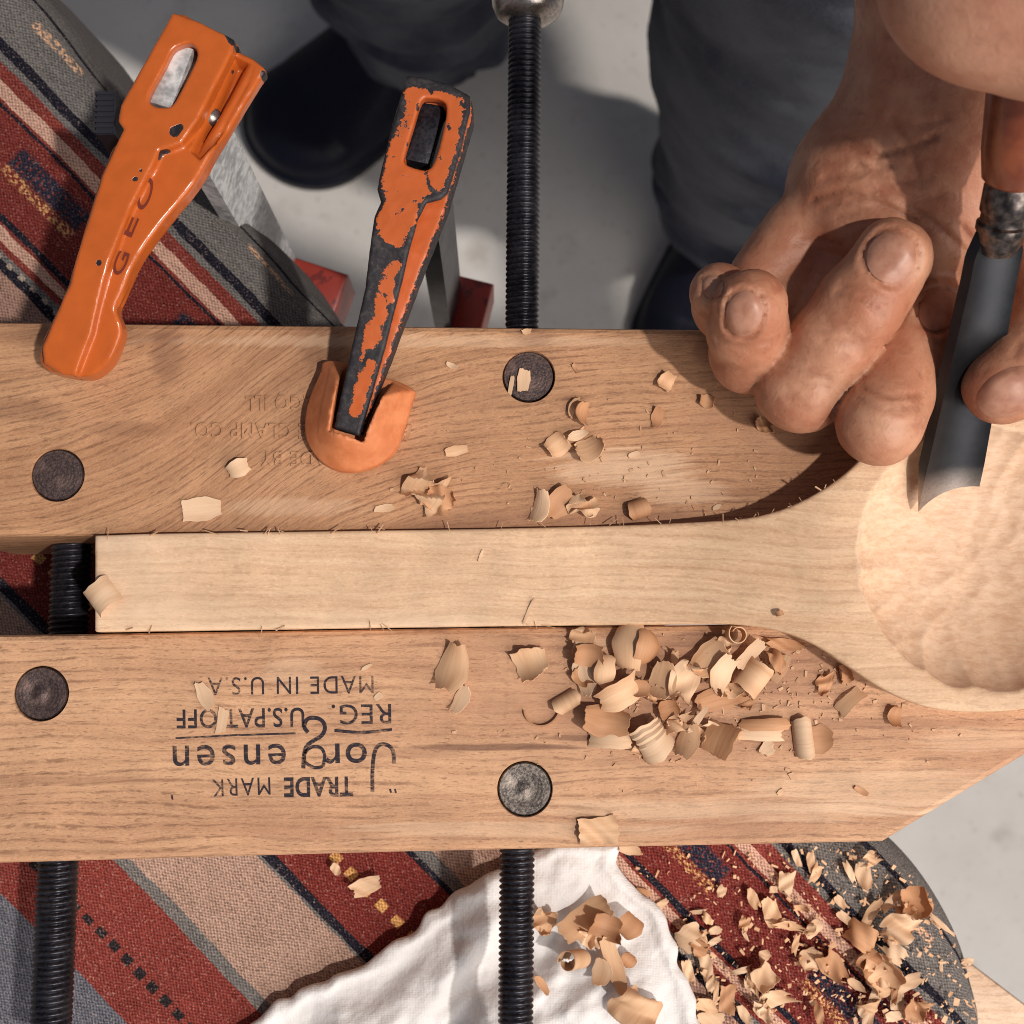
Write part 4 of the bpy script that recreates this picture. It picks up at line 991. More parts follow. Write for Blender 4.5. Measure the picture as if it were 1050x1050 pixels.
# ================================================================== shavings
def shaving(px, py, z, L, Wd, yaw, curl, label, mat='shaving', t0=0.5, t1=0.5, rag=0.08, roll=0.0, pitch=0.0, cup=0.0, twist=0.0, thick=0.28, seed=0, fluff=0.0, name='wood_shaving', cat='wood shaving', group=None, wob=0.0, half=False):
    """one curled strip: L, Wd in photo pixels, yaw/roll/pitch in degrees, curl = total bend in radians (positive curls upwards)"""
    rnd = random.Random(seed or int(px*131+py*17)); s = 0.0002*(0.300-z)/0.300
    L *= s*(0.9 if L > 24 else 1.0); Wd *= s*(0.85 if L > 24 else 1.0); th = thick*0.001*0.58; cup *= 0.4; rag *= 0.75; fluff *= 0.45; t0 = 0.38+0.62*t0; t1 = 0.38+0.62*t1; curl *= 1.45 if abs(curl) < 2.2 else 1.1
    if group == 'shavings scattered on the rug': rag *= 1.7; L *= 0.92; Wd *= 0.92; wob = max(wob, 0.5); curl *= (1.15 if rnd.random() < .75 else -0.8)*(1 if curl > 0 else -1) if thick < .45 else 1
    nu = max(8, min(40, int(abs(curl)*6)+10)); nv = 13 if Wd > 0.0025 else 6
    ph = [rnd.uniform(0, 6.28) for _ in range(6)]; rnd_s = rnd.uniform(-1, 1)
    U = np.linspace(0, 1, nu)
    kap = curl*(1+0.5*(U-0.5)*(1 if rnd.random() < .5 else -1))
    ang = np.concatenate([[0], np.cumsum((kap[1:]+kap[:-1])/2/(nu-1))]); ang -= ang[-1]/2 if not half else 0
    if abs(curl) > 4: ang += curl/2
    x = np.concatenate([[0], np.cumsum(np.cos(ang[:-1])*L/(nu-1))]); zc = np.concatenate([[0], np.cumsum(np.sin(ang[:-1])*L/(nu-1))])
    sm = lambda q: np.clip(q, 0, 1)**0.85
    w = (t0+(1-t0)*sm(U/0.4))*(t1+(1-t1)*sm((1-U)/0.4))*(1+0.08*np.sin(U*6+ph[0])+0.03*np.sin(U*17+ph[1]))
    G = np.linspace(-0.5, 0.5, nv); Vt = []; Vb = []; gr = []
    for i in range(nu):
        a = ang[i]; tx, tz = math.cos(a), math.sin(a); nx, nz = -tz, tx
        for j in range(nv):
            v = G[j]; endf = (max(0, 1-i/(nu*0.2))*-1+max(0, 1-(nu-1-i)/(nu*0.2)))
            e = rag*L*endf*(math.sin(v*6+ph[2])*0.6+(math.floor((v+1)*7+ph[3])*0.618 % 1-0.5)*0.9+v*rnd_s*1.6)
            tw = twist*(U[i]-0.5); yy = v*Wd*w[i]
            hz = -cup*(v*v-0.12)*Wd*4*0.25+wob*Wd*0.12*math.sin(U[i]*9+v*6+ph[4])+fluff*Wd*0.05*math.sin(v*40+ph[5])
            p = np.array([x[i]+tx*e+nx*hz, yy*math.cos(tw), zc[i]+tz*e+nz*hz+yy*math.sin(tw)])
            tt = th*(0.55+0.45*min(1, 4*min(U[i], 1-U[i])+0.2))
            n3 = np.array([nx, 0, nz]); Vt.append(p+n3*tt/2); Vb.append(p-n3*tt/2); gr.append((U[i]*L, v*Wd, 0))
    V = np.array(Vt+Vb); N = len(Vt); Fc = []
    for i in range(nu-1):
        for j in range(nv-1):
            q = [i*nv+j, (i+1)*nv+j, (i+1)*nv+j+1, i*nv+j+1]; Fc.append(q); Fc.append([N+k for k in q[::-1]])
    rim = [j for j in range(nv)]+[i*nv+nv-1 for i in range(1, nu)]+[(nu-1)*nv+j for j in range(nv-2, -1, -1)]+[i*nv for i in range(nu-2, 0, -1)]
    for i in range(len(rim)): p, q = rim[i], rim[(i+1) % len(rim)]; Fc.append([p, q, N+q, N+p])
    V -= (V.min(0)+V.max(0))/2
    Rm = np.array(Matrix.Rotation(math.radians(yaw), 3, 'Z') @ Matrix.Rotation(math.radians(-pitch), 3, 'Y') @ Matrix.Rotation(math.radians(roll), 3, 'X'))
    V = V @ Rm.T; V[:,2] -= V[:,2].min()
    c = W(px, py, z+V[:,2].max()*0.5); c[2] = z+0.00008
    me_o = mk(name, V, Fc, MAT[mat], None, sharp=45, attrs={'grain': np.array(gr+gr)})
    me_o.location = c
    return tag(me_o, label, cat, group)
def zspoon(px): return float(zsp(px))
ZRG = -0.0505; ZM = -0.0430
S = shaving
# far jaw
g = 'shavings on the far jaw'
S(571,456,0,36,24,38,1.9,'rolled shaving with a tiny end curl, left of the knot on the far jaw',cup=.5,t0=.35,t1=.5,group=g)
S(604,458,0,42,26,25,2.4,'split open curl at the right of the knot of shavings on the far jaw',roll=-18,t0=.6,t1=.3,rag=.2,group=g)
S(592,446,.0016,26,10,20,1.0,'thin light sliver lying across the knot of shavings on the far jaw',mat='shaving_pale',t0=.2,t1=.2,group=g)
S(599,424,0,30,20,80,1.2,'upright thin flake standing behind the knot of shavings on the far jaw',mat='shaving_brown',roll=55,t0=.4,group=g)
S(588,418,0,24,9,70,1.0,'narrow bent sliver just left of the upright flake on the far jaw',t0=.2,t1=.2,roll=30,group=g)
S(553,519,0,40,20,76,.9,'pale narrow folded shaving touching the spoon handle, leftmost of a close pair',mat='shaving_pale',roll=-34,t0=.5,t1=.4,cup=.8,group=g)
S(574,517,0,40,26,50,.7,'tan fan shaped flake leaning on the pale folded shaving beside the spoon handle',mat='shaving_brown',t0=.25,t1=.8,roll=16,group=g)
S(598,519,0,26,32,85,2.0,'squat curled shaving between the fan shaped flake and the lone half tube',rag=.2,t0=.6,t1=.4,wob=1,group=g)
S(655,522,0,32,22,-72,-2.6,'lone half tube shaving close to the spoon handle edge on the far jaw',mat='shaving_brown',t0=.7,t1=.6,group=g)
S(684,391,0,22,18,60,1.5,'small bent flake on the far jaw, topmost near the knuckles',t0=.5,t1=.4,roll=20,group=g)
S(674,428,0,24,12,82,1.2,'small leaf shaped flake on the far jaw below the topmost bent one',mat='shaving_brown',t0=.2,t1=.2,group=g)
S(725,411,0,20,14,-12,1.8,'short hooked chip on the far jaw near the ring finger',mat='shaving_brown',t0=.4,group=g)
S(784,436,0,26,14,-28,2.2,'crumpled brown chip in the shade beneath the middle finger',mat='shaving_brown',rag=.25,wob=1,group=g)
S(436,502,0,38,44,60,.5,'wide crumpled flake with a torn top, between the orange cap and the spoon handle',mat='shaving',rag=.28,wob=1.3,t0=.7,t1=.6,group=g)
S(450,512,0.0004,34,30,-30,.4,'thin wrinkled scrap lying under the wide torn flake on the far jaw',mat='shaving_brown',rag=.25,wob=1,group=g)
S(394,521,0,20,8,8,.3,'tiny flat pale scrap left of the wide torn flake on the far jaw',mat='shaving_pale',group=g)
S(244,480,0,28,18,24,-1.2,'short arched pale chip below the pressed lettering on the far jaw',mat='shaving_pale',t0=.5,t1=.6,roll=12,group=g)
S(207,522,0,44,24,-174,.12,'flat wedge of pale wood on the far jaw near the handle end of the spoon',mat='shaving_pale',t0=.45,t1=1.0,rag=.03,thick=.5,group=g)
S(537,390,-.0009,26,13,84,.3,'pale rectangular chip standing on a round dark pin in the far jaw',mat='shaving_pale',t0=.9,t1=.8,group=g)
S(524,396,-.0009,22,5,80,.2,'needle thin sliver beside the rectangular chip on the dark pin',mat='shaving_pale',group=g)
S(650,466,0,12,6,20,.5,'tiny light crumb alone in the middle of the far jaw',mat='shaving_pale',group=g)
S(418,444,0,18,5,76,.6,'thin dark edged sliver touching the right side of the orange cap',mat='shaving_brown',group=g)
S(463,375,0,12,6,-25,.6,'tiny light crumb between the worn clamp and the dark pin on the far jaw',mat='shaving_pale',group=g)
S(540,340,.0001,10,6,10,.5,'tiny crumb on the far edge of the far jaw by the screw',group=g)
S(590,378,0,12,4,-60,.8,'tiny curved sliver right of the dark pin on the far jaw',mat='shaving_brown',group=g)
S(468,462,0,26,11,12,.4,'pale thin flake stuck flat between the orange cap and the knot of shavings',group=g)
S(735,520,0,10,5,30,.5,'tiny light crumb in the shade beside the widening spoon neck',mat='shaving_pale',group=g)
# on the spoon
g = 'shavings on the spoon blank'
S(105,611,zspoon(105)-.001,44,31,38,-1.7,'pale rolled shaving hanging over the sawn end of the spoon handle',mat='shaving_pale',t0=.95,t1=.9,rag=.03,roll=-6,group=g)
S(542,627,zspoon(542),30,3.5,66,.5,'hair thin sliver lying slantwise near the lower edge of the spoon handle',mat='shaving_pale',t0=.3,t1=.3,group=g)
S(493,570,zspoon(493),13,3,70,.5,'tiny upright splinter near the upper edge of the spoon handle',mat='shaving_pale',group=g)
S(799,629,zspoon(799),20,5,20,5.0,'tiny ring of wood on the spoon neck',mat='shaving_brown',group=g)
# near jaw pile
g = 'shavings heaped on the near jaw'
S(463,684,0,62,32,76,1.3,'long leaf shaped shaving at the left of the heap, pointed at the far end',mat='shaving',cup=.9,t0=.25,t1=.2,roll=-12,group=g)
S(472,717,0,34,16,66,.9,'small folded flake at the lower tip of the long leaf shaped shaving',mat='shaving_pale',t0=.5,t1=.3,roll=-20,group=g)
S(544,680,0,40,36,-70,1.5,'arched square shaving with a torn corner, between the leaf shaped shaving and the heap',t0=.8,t1=.5,rag=.2,roll=10,group=g)
S(557,733,0,64,5,8,-2.1,'long thin hair like shaving bent in an arc left of the heap',mat='shaving_brown',t0=.4,t1=.3,roll=88,thick=.5,group=g)
S(596,657,.001,30,26,50,1.3,'star shaped torn flake at the top left corner of the heap',mat='shaving',rag=.35,t0=.5,t1=.4,wob=1,group=g)
S(604,672,.003,38,22,-4,1.4,'rippled band shaving just below the star shaped flake in the heap',mat='shaving_brown',rag=.1,t0=.8,t1=.8,cup=.6,group=g)
S(600,694,.0006,44,24,-78,1.1,'ragged edged strip at the left of the heap, below the rippled band',mat='shaving_pale',rag=.15,t0=.7,t1=.4,roll=14,group=g)
S(620,688,.002,42,21,80,-1.5,'smooth boat shaped shaving beside the big shell in the heap',mat='shaving',t0=.3,t1=.8,cup=.8,group=g)
S(581,720,0,30,28,-60,-2.8,'short rolled shaving at the left edge of the heap, end of the roll in shade',mat='shaving',t0=.8,t1=.6,group=g)
S(645,663,.0005,56,32,86,-1.1,'big upright shell of wood at the top of the heap beside the spoon',mat='shaving',cup=1.3,t0=.6,t1=.6,roll=-18,thick=.4,group=g)
S(660,664,.0002,50,28,80,-1.6,'brown inner half leaning on the right of the big shell',mat='shaving_brown',cup=1.0,t0=.5,t1=.5,roll=34,group=g)
S(636,711,.0015,58,30,28,-1.2,'broad pointed shaving under the big shell in the middle of the heap',mat='shaving',t0=.3,t1=.7,roll=14,rag=.12,group=g)
S(657,706,.003,22,18,86,2.2,'short tube with a dark hollow showing in the middle of the heap',mat='shaving_brown',group=g)
S(678,697,.0015,50,27,74,1.5,'tall bent shaving in the middle of the heap, left of the notched one',mat='shaving',t0=.6,t1=.5,roll=-22,group=g)
S(704,700,.0025,58,30,70,1.9,'notched shaving with two pale prongs in the middle of the heap',mat='shaving_pale',t0=.4,t1=.7,rag=.3,roll=12,wob=.6,group=g)
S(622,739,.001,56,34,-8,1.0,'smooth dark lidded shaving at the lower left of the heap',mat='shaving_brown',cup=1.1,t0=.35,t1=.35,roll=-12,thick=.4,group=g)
S(626,758,.0002,50,20,-3,-.9,'pale thick curl tucked under the dark lidded shaving',mat='shaving_pale',cup=1.0,t0=.7,t1=.6,thick=.5,group=g)
S(670,759,.0006,46,40,35,-1.5,'ribbed fan shaped shaving at the bottom of the heap',mat='shaving_pale',fluff=1.0,t0=.9,t1=.8,rag=.1,roll=12,group=g)
S(704,759,.0003,44,22,76,1.3,'narrow folded shaving right of the ribbed fan',mat='shaving',t0=.5,t1=.5,roll=-24,cup=.7,group=g)
S(738,758,.0003,42,34,66,-1.2,'tan wedge shaped shaving at the bottom of the heap, right of the narrow fold',mat='shaving_brown',t0=.5,t1=.9,roll=-22,group=g)
S(716,738,.002,36,7,55,.6,'pale splinter poking up out of the lower part of the heap',mat='shaving_pale',pitch=18,group=g)
S(700,738,.001,26,9,30,1.0,'short torn splinter beside the pale one in the lower heap',rag=.3,group=g)
S(784,743,0,58,13,2,-.8,'long slim rolled strip lying level, upper of a pair at the right of the heap',mat='shaving_brown',cup=1.4,t0=.8,t1=.7,group=g)
S(778,753,0,54,13,-1,-.4,'long slim pale strip lying level, lower of a pair at the right of the heap',mat='shaving_pale',cup=.8,t0=.8,t1=.9,thick=.4,group=g)
S(787,768,0,15,15,40,.7,'small pale nub beneath the pair of slim level strips',mat='shaving_pale',rag=.2,thick=.8,group=g)
S(824,757,0,30,40,6,-2.5,'short thick upright roll at the right end of the heap',mat='shaving_pale',t0=.95,t1=.95,rag=.03,thick=.4,group=g)
S(842,758,0,28,28,0,.8,'dark tan flake poking out behind the short thick roll',mat='shaving_brown',t0=.9,t1=.2,group=g)
S(754,651,.001,62,26,60,6.0,'tight tube standing on end against the spoon at the top of the heap',mat='shaving',t0=1,t1=1,rag=.0,roll=90,thick=.35,group=g)
S(727,676,.0015,54,32,44,1.4,'long curved shaving sloping up to the tight tube',mat='shaving',t0=.4,t1=.6,roll=-14,group=g)
S(742,690,.0025,44,24,64,1.0,'crossed pale strip just below the tight tube',mat='shaving_pale',t0=.3,t1=.6,roll=20,rag=.15,group=g)
S(772,694,.0008,46,34,-38,-2.4,'large half tube lying slantwise in the right part of the heap',mat='shaving',t0=.9,t1=.85,rag=.04,group=g)
S(769,671,.002,42,13,44,.6,'straight light strip laid across the far end of the large half tube',mat='shaving_pale',t0=.9,t1=.8,group=g)
S(798,684,0,34,17,58,.8,'short slanted strip right of the large half tube',mat='shaving',t0=.8,t1=.7,roll=-15,group=g)
S(806,661,0,44,12,-6,.9,'spiky torn scrap close under the curved edge of the spoon',mat='shaving_brown',rag=.35,wob=1,group=g)
S(740,715,0,62,26,16,.7,'broad soft flake lying low beneath the large half tube',mat='shaving_brown',t0=.5,t1=.4,cup=.4,group=g)
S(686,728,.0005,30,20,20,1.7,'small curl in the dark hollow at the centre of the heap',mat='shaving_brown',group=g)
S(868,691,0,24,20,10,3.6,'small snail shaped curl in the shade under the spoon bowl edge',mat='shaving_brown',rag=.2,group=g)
S(872,719,0,38,15,42,-.9,'slim rectangular strip pointing up at the spoon bowl edge',mat='shaving',t0=.9,t1=.9,roll=-20,group=g)
S(919,735,0,28,15,84,1.6,'small bent flake farthest out along the near jaw',mat='shaving_brown',t0=.6,t1=.5,roll=20,group=g)
S(846,700,0,26,16,60,1.0,'brown ragged scrap left of the snail shaped curl',mat='shaving_brown',rag=.3,wob=1,group=g)
S(614,852,0,44,28,4,.3,'flat square flake lying on the near edge of the near jaw',mat='shaving',t0=.8,t1=.9,rag=.1,wob=.8,group=g)
S(210,713,0,32,15,-62,.35,'pale pointed chip lying over the last letter of the top stamped line',mat='shaving_pale',t0=.3,t1=.5,thick=.4,group=g)
S(228,739,0,28,11,82,.2,'thin pale chip lying across the middle stamped line',mat='shaving_pale',t0=.8,t1=.8,group=g)
S(388,714,0,9,7,40,.3,'tiny pale flake just above the first word of the middle stamped line',mat='shaving_pale',group=g)
S(376,684,0,12,4,30,.3,'tiny pale sliver just above the top stamped line',mat='shaving_pale',group=g)
S(883,811,0,16,6,-30,.6,'tiny tan sliver near the slanted end of the near jaw',mat='shaving_brown',group=g)
S(800,812,0,8,4,40,.5,'tiny pale crumb low on the near jaw below the slim strips',mat='shaving_pale',group=g)
# on the muslin
g = 'shavings on the white cloth'
S(588,984,ZM,64,34,80,5.6,'open tube of tan wood standing up on the white cloth',mat='shaving',t0=.9,t1=.9,rag=.05,roll=62,group=g)
S(600,942,ZM,78,30,34,2.2,'big arched curl at the top of the little pile on the white cloth',mat='shaving',t0=.5,t1=.5,roll=-14,group=g)
S(622,952,ZM+.003,44,26,-20,2.2,'brown hollow curl in the middle of the pile on the white cloth',mat='shaving_brown',rag=.2,t0=.5,group=g)
S(645,950,ZM+.001,34,24,48,-1.8,'tan scoop shaped shaving at the right of the pile on the white cloth',mat='shaving_brown',t0=.3,t1=.7,group=g)
S(630,990,ZM+.001,68,17,-72,.9,'long smooth strip running down from the pile on the white cloth',mat='shaving',t0=.8,t1=.3,group=g)
S(616,996,ZM,34,20,78,1.4,'short folded chip tucked left of the long smooth strip on the white cloth',mat='shaving_pale',roll=-25,group=g)
S(645,985,ZM,18,15,50,1.8,'little twisted chip right of the long smooth strip on the white cloth',mat='shaving_brown',rag=.2,group=g)
S(652,1034,ZM,52,48,40,-1.6,'large crumpled shaving near the lower end of the pile on the white cloth',mat='shaving',rag=.2,wob=1,t0=.7,group=g)
S(558,945,ZM,34,24,70,2.0,'ragged curl beside the screw on the white cloth',mat='shaving',rag=.3,wob=1,group=g)
S(605,962,ZM,28,20,-50,1.6,'lacy torn scrap under the big arched curl on the white cloth',mat='shaving_pale',rag=.4,wob=1.5,group=g)
S(556,1010,ZM,22,8,-55,.6,'small brown sliver touching the screw on the white cloth',mat='shaving_brown',group=g)
S(646,871,ZRG+.004,22,11,-12,.6,'small pale flake at the top corner of the white cloth',mat='shaving_pale',group=g)
# on the rug, right
g = 'shavings scattered on the rug'
S(375,909,ZRG,36,20,20,.6,'oval pale chip lying alone on the red stripe left of the white cloth',mat='shaving_pale',t0=.4,t1=.4,thick=.6,group=g)
S(344,891,ZRG,14,10,-60,.8,'small curled crumb beside the dashed ornament under the near jaw',mat='shaving_pale',group=g)
S(708,962,ZRG,34,30,30,1.5,'broad pale shaving with a brown flap on the light stripe by the white cloth',mat='shaving_pale',t0=.8,t1=.7,group=g)
S(717,972,ZRG+.002,18,20,40,.9,'brown flap folded against the broad pale shaving near the white cloth',mat='shaving_brown',group=g)
S(723,990,ZRG,38,14,-78,1.0,'slim upright flake below the broad pale shaving near the white cloth',mat='shaving_pale',t0=.6,t1=.3,roll=20,group=g)
S(746,1024,ZRG,34,17,84,.5,'flat brown board like chip near the lower frame edge by the white cloth',mat='shaving_brown',t0=.95,t1=.95,rag=.04,group=g)
S(734,1017,ZRG,28,6,84,.5,'thin sliver left of the board like brown chip',mat='shaving',group=g)
S(725,1031,ZRG,24,13,-14,.4,'short flat chip left of the board like brown chip, lying level',mat='shaving',t0=.9,t1=.8,group=g)
S(729,1046,ZRG,30,16,2,.3,'squarish pale chip cut by the lower frame edge beside the white cloth',mat='shaving_pale',t0=.95,t1=.95,group=g)
S(706,996,ZRG,30,12,-74,.9,'narrow pale flake hugging the white cloth hem',mat='shaving_pale',rag=.2,group=g)
S(733,954,ZRG,14,9,10,.7,'small pale nugget on the dark stripe edge, upper of two',mat='shaving_pale',thick=.9,group=g)
S(733,965,ZRG,16,7,28,.7,'small pale nugget on the dark stripe edge, lower of two',mat='shaving_pale',thick=.7,group=g)
S(784,1001,ZRG,42,28,-52,-1.7,'pale hooded shaving with a dark hollow on the lower red stripe',mat='shaving_pale',t0=.4,t1=.7,roll=-14,group=g)
S(797,1025,ZRG,40,17,8,.9,'wing shaped flake just below the pale hooded shaving',mat='shaving_pale',t0=.8,t1=.25,rag=.2,group=g)
S(782,1036,ZRG,28,16,-50,1.0,'torn light scrap under the wing shaped flake at the lower edge',mat='shaving_pale',rag=.3,wob=1,group=g)
S(740,914,ZRG,14,10,70,.9,'small teardrop chip high on the red stripe',mat='shaving_pale',t0=.3,group=g)
S(772,921,ZRG,24,11,-72,.7,'slim oval brown edged chip in the middle of the red stripe',mat='shaving',t0=.3,t1=.4,thick=.5,group=g)
S(806,905,ZRG,26,18,80,.5,'plump pale teardrop chip lying on the light stripe edge',mat='shaving_pale',t0=.3,t1=.8,thick=.7,group=g)
S(793,912,ZRG,9,8,0,.4,'round crumb beside the plump teardrop chip',mat='shaving_pale',thick=.8,group=g)
S(791,935,ZRG,34,18,-76,.5,'torn boot shaped chip in the middle of the red stripe, leg part',mat='shaving',t0=.9,t1=.7,rag=.12,group=g)
S(808,949,ZRG,34,10,-8,.8,'ragged foot of torn wood below the boot shaped chip',mat='shaving',rag=.3,wob=1,group=g)
S(834,953,ZRG,24,13,42,.8,'small squared shaving right of the boot shaped chip',mat='shaving_pale',t0=.8,t1=.9,group=g)
S(816,968,ZRG,22,7,74,.6,'thin bent sliver below the small squared shaving',mat='shaving',t0=.4,t1=.3,group=g)
S(833,985,ZRG,36,25,58,-1.6,'pale curl left of the long brown boat shaped shaving on the rug',mat='shaving_pale',rag=.15,group=g)
S(854,991,ZRG,46,24,-50,1.2,'long brown boat shaped shaving on the lower red stripe edge',mat='shaving_brown',cup=1.2,t0=.7,t1=.25,group=g)
S(832,884,ZRG,26,10,-84,.8,'slender upright flake near the slanted jaw corner, left of the pair',mat='shaving',t0=.3,t1=.5,group=g)
S(817,880,ZRG,20,8,-70,.7,'short slim chip on the light stripe just under the near jaw',mat='shaving_pale',group=g)
S(836,896,ZRG,22,10,64,.9,'small cupped flake on the dark stripe, below the slender upright flake',mat='shaving',t0=.3,t1=.4,group=g)
S(871,894,ZRG,24,8,-66,.7,'thin pale flake on the grey stripe, left of the pair',mat='shaving_pale',t0=.4,t1=.3,group=g)
S(886,897,ZRG,36,17,-72,1.0,'long tapering flake on the grey stripe, right of the pair',mat='shaving_pale',t0=.3,t1=.8,group=g)
S(893,882,ZRG,20,16,30,1.4,'wispy light curl high on the grey rug edge',mat='shaving_pale',rag=.3,wob=1,group=g)
S(892,941,ZRG,52,12,58,.6,'straight stick like strip in the big heap on the rug, pointing up',mat='shaving',t0=.8,t1=.5,group=g)
S(884,960,ZRG,44,28,-34,1.9,'brown trough shaped shaving at the left of the big heap on the rug',mat='shaving_brown',t0=.7,t1=.7,group=g)
S(938,926,ZRG,52,34,-8,1.9,'big brown curl at the top of the big heap on the rug',mat='shaving_brown',t0=.6,t1=.5,rag=.1,group=g)
S(925,950,ZRG+.001,42,34,20,1.3,'pale frayed shaving under the big brown curl in the rug heap',mat='shaving_pale',rag=.28,wob=1.3,group=g)
S(914,925,ZRG,34,10,44,.8,'light splinter left of the big brown curl in the rug heap',mat='shaving_pale',t0=.4,group=g)
S(960,945,ZRG,34,8,-44,.5,'bundle of frayed fibres at the right of the big brown curl',mat='shaving_pale',rag=.5,t0=.7,t1=1,group=g)
S(906,1002,ZRG+.0005,58,44,22,1.9,'large scoop shaped shaving with torn rim at the bottom of the rug heap',mat='shaving',t0=.6,t1=.6,rag=.2,group=g)
S(892,988,ZRG+.001,42,22,40,2.2,'brown curled lip behind the large scoop shaped shaving',mat='shaving_brown',t0=.6,t1=.5,group=g)
S(932,1008,ZRG,36,16,28,.8,'flat tapering flake right of the large scoop shaped shaving',mat='shaving_pale',t0=.8,t1=.3,group=g)
S(917,976,ZRG,32,20,-44,1.2,'pale bent scrap above the large scoop shaped shaving',mat='shaving_pale',rag=.25,group=g)
S(920,1027,ZRG,18,14,86,.3,'small square pale tile below the large scoop shaped shaving',mat='shaving_pale',t0=1,t1=1,rag=.02,group=g)
S(894,1034,ZRG,44,13,70,.7,'long pale leg like strip at the lower frame edge',mat='shaving_pale',t0=.7,t1=.8,group=g)
S(938,1038,ZRG,34,24,-20,1.5,'brown curl at the lower frame edge, right of the square tile',mat='shaving_brown',group=g)
S(918,1042,ZRG,22,11,10,.5,'short pale chip under the small square tile at the frame edge',mat='shaving_pale',group=g)
S(878,1010,ZRG,26,9,-34,.9,'thin light tail end below the brown boat shaped shaving',mat='shaving_pale',t0=.8,t1=.2,group=g)
S(965,998,ZRG-.004,32,4,86,.3,'thin upright splinter on the dark grey rug fall',mat='shaving_pale',group=g)
S(971,1024,ZRG-.006,22,9,-76,.8,'small flake low on the dark grey rug fall',mat='shaving',group=g)
S(992,986,ZRG-.010,14,8,10,.8,'small white chip at the outer rim of the rug',mat='shaving_pale',group=g)
S(862,925,ZRG,18,9,-50,.7,'small chip between the light stripe and the grey stripe',mat='shaving_pale',group=g)
S(866,941,ZRG,20,10,-40,.6,'small pale shard left of the stick like strip',mat='shaving_pale',group=g)
S(763,1040,ZRG,24,10,-60,.8,'light chip at the frame edge left of the torn light scrap',mat='shaving_pale',group=g)
S(784,980,ZRG,14,12,30,1.0,'small folded crumb above the pale hooded shaving',mat='shaving_pale',group=g)
S(764,959,ZRG,14,4,-62,.3,'tiny pale stick in the middle of the red stripe',mat='shaving_pale',group=g)
S(716,935,ZRG,16,5,5,.3,'tiny pale dash on the dark line beside the light stripe',mat='shaving_pale',group=g)
S(678,928,ZRG,18,8,38,.6,'small light chip between the white cloth and the light stripe',mat='shaving_pale',group=g)
S(660,915,ZRG,16,8,-20,.6,'small tan chip beside the top hem of the white cloth',mat='shaving_brown',group=g)
S(770,1010,ZRG,22,12,-66,.8,'light flake tucked under the left of the pale hooded shaving',mat='shaving_pale',rag=.2,group=g)
S(698,1022,ZRG,24,9,-70,.8,'slim light flake along the white cloth hem, lower one',mat='shaving_pale',group=g)

# small torn curls nobody could tell apart, filling the two heaps
_rs = random.Random(21)
for k in range(22):
    S(_rs.gauss(690, 52), min(max(_rs.gauss(715, 24), 662), 768), _rs.uniform(0, .0012), _rs.uniform(16, 30), _rs.uniform(7, 17), _rs.uniform(0, 180), _rs.choice((1.6, 2.2, -1.4, 3.0)),
      'small torn curl wedged among the larger shavings of the heap on the near jaw', mat=_rs.choice(('shaving', 'shaving_brown', 'shaving_pale')), t0=_rs.uniform(.2, .9), t1=_rs.uniform(.2, .9), rag=.22, roll=_rs.uniform(-30, 30), wob=.7, group='small torn curls in the near jaw heap')
for k in range(26):
    S(min(_rs.gauss(872, 56), 955) if k % 3 else max(_rs.gauss(748, 22), 722), _rs.uniform(930, 1040), ZRG+_rs.uniform(0, .0008), _rs.uniform(12, 26), _rs.uniform(5, 13), _rs.uniform(0, 180), _rs.choice((1.4, 2.0, -1.2, 2.8)),
      'small torn scrap of shaving strewn among the larger ones on the striped rug', mat=_rs.choice(('shaving', 'shaving_brown', 'shaving_pale')), t0=_rs.uniform(.1, .9), t1=_rs.uniform(.1, .9), rag=.3, roll=_rs.uniform(-30, 30), wob=.8, group='small torn scraps on the rug')

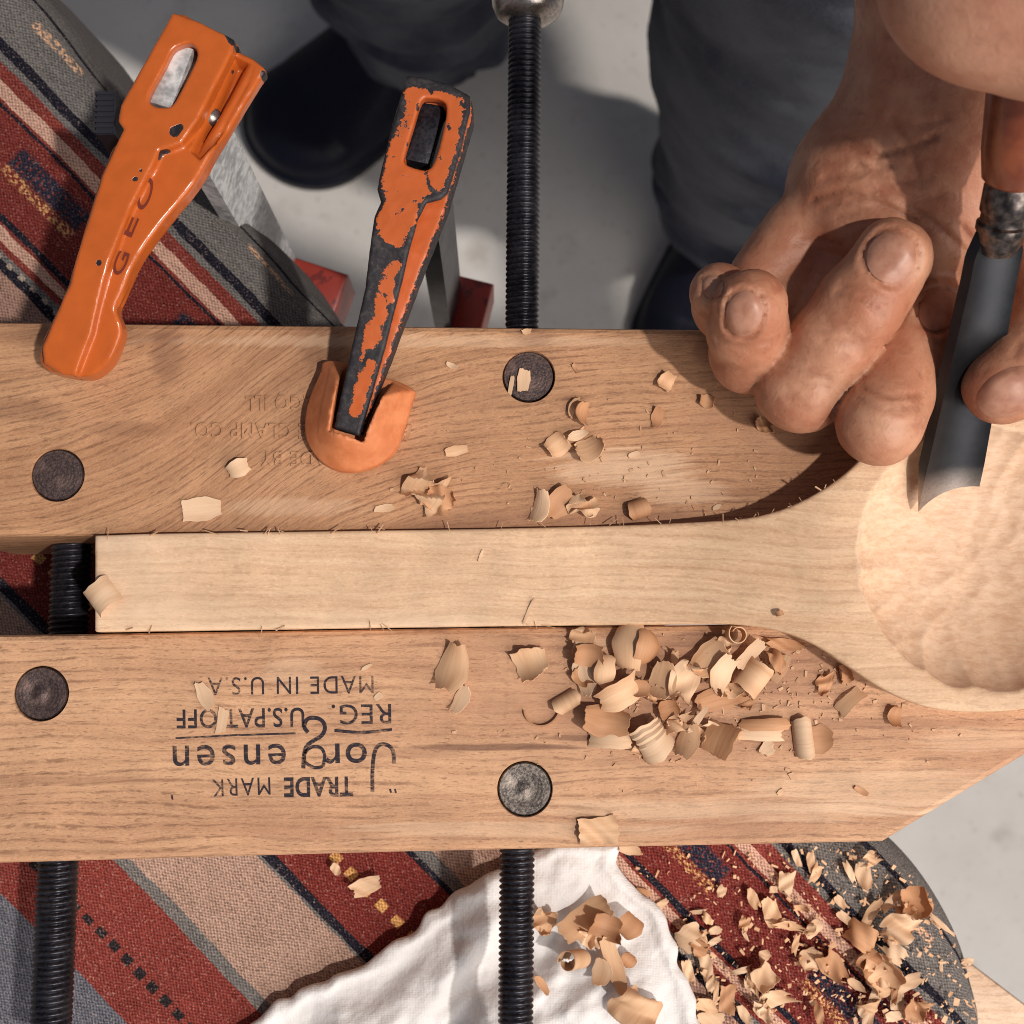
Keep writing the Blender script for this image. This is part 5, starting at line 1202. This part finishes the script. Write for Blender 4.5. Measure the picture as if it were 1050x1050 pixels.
# sawdust: too fine to count
def crumbs(name, label, n, pick, smin_, smax_, mat):
    rnd = random.Random(5); PT = []; k = 0
    while k < n:
        px, py, z = pick(rnd)
        if px is None: continue
        c = W(px, py, z); a = rnd.uniform(0, math.pi); l = rnd.uniform(smin_, smax_)*0.0002*rnd.choice((1, 1, 1.8)); w = l*rnd.uniform(0.15, 0.7)*(0.18 if smin_ > 3.5 else 1)
        u = np.array([math.cos(a), math.sin(a), rnd.uniform(-.2, .2)])*l/2; v = np.array([-math.sin(a), math.cos(a), rnd.uniform(-.3, .3)])*w/2
        V, Fc = box(c+np.array([0,0,0.00015]), u, v, (0,0,0.00012)); V += np.array([[rnd.uniform(-.2,.2)*w for _ in range(3)] for _ in range(8)])*np.array([1,1,.3]); PT.append((V, Fc)); k += 1
    V, Fc = merge(PT); o = mk(name, V, Fc, mat, None, smooth=False, attrs={'grain': V}); tag(o, label, 'sawdust', None, 'stuff'); return o
def inside(px, py, P):
    r = False; n = len(P)
    for i in range(n):
        x1, y1 = P[i]; x2, y2 = P[i-1]
        if (y1 > py) != (y2 > py) and px < (x2-x1)*(py-y1)/(y2-y1)+x1: r = not r
    return r
rz = [(640,876),(870,868),(940,900),(990,975),(1003,1050),(715,1050),(690,960),(640,890)]
def pick_rug(r):
    px, py = r.uniform(640, 1000), r.uniform(868, 1055)
    if not inside(px, py, rz): return None, 0, 0
    if r.random() > 0.25+0.9*math.exp(-((px-py*0.25-640)/90)**2)*0.6+0.4*(py > 960): return None, 0, 0
    return px, py, ZRG
crumbs('sawdust', 'fine pale sawdust and crumbs sprinkled over the striped rug', 560, pick_rug, 1.4, 5, MAT['shaving'])
def pick_jaw(r):
    if r.random() < .7:
        px, py = r.gauss(760, 100), r.gauss(712, 38)
        if px > 1040 or px < 420 or py < 648 or py > 850 or (px > 760 and py < 640+0.0016*(px-760)**2+12): return None, 0, 0
        return px, py, 0
    px, py = r.gauss(640, 110), r.gauss(500, 40)
    if px < 380 or px > 840 or py < 345 or py > 528-(0 if px < 760 else (px-760)*.9): return None, 0, 0
    return px, py, 0
crumbs('sawdust', 'fine sawdust clinging to the jaws around the shavings', 380, pick_jaw, 1.2, 4.0, MAT['shaving'])
def pick_bowl(r):
    px, py = r.uniform(885, 925), r.uniform(480, 660)
    return px, py, 0.0125

# torn fibres along the sawn edges of the spoon blank
def pick_edge(r):
    k = r.random()
    if k < .45: px = r.uniform(100, 760); return px, 549-(px-97)*.0245+r.uniform(-1, 1), zspoon(px)
    if k < .7: px = r.uniform(110, 720); return px, 646-(px-97)*.009+r.uniform(-1, 1), zspoon(px)
    t = r.random(); q = spline([(760,532),(800,523),(835,507),(865,487)], 10, False); p = q[int(t*(len(q)-1))]; return p[0], p[1], zspoon(p[0])-.0006
crumbs('wood_fuzz', 'torn wood fibres standing along the sawn edges of the spoon blank', 44, pick_edge, 4, 9, MAT['shaving'])
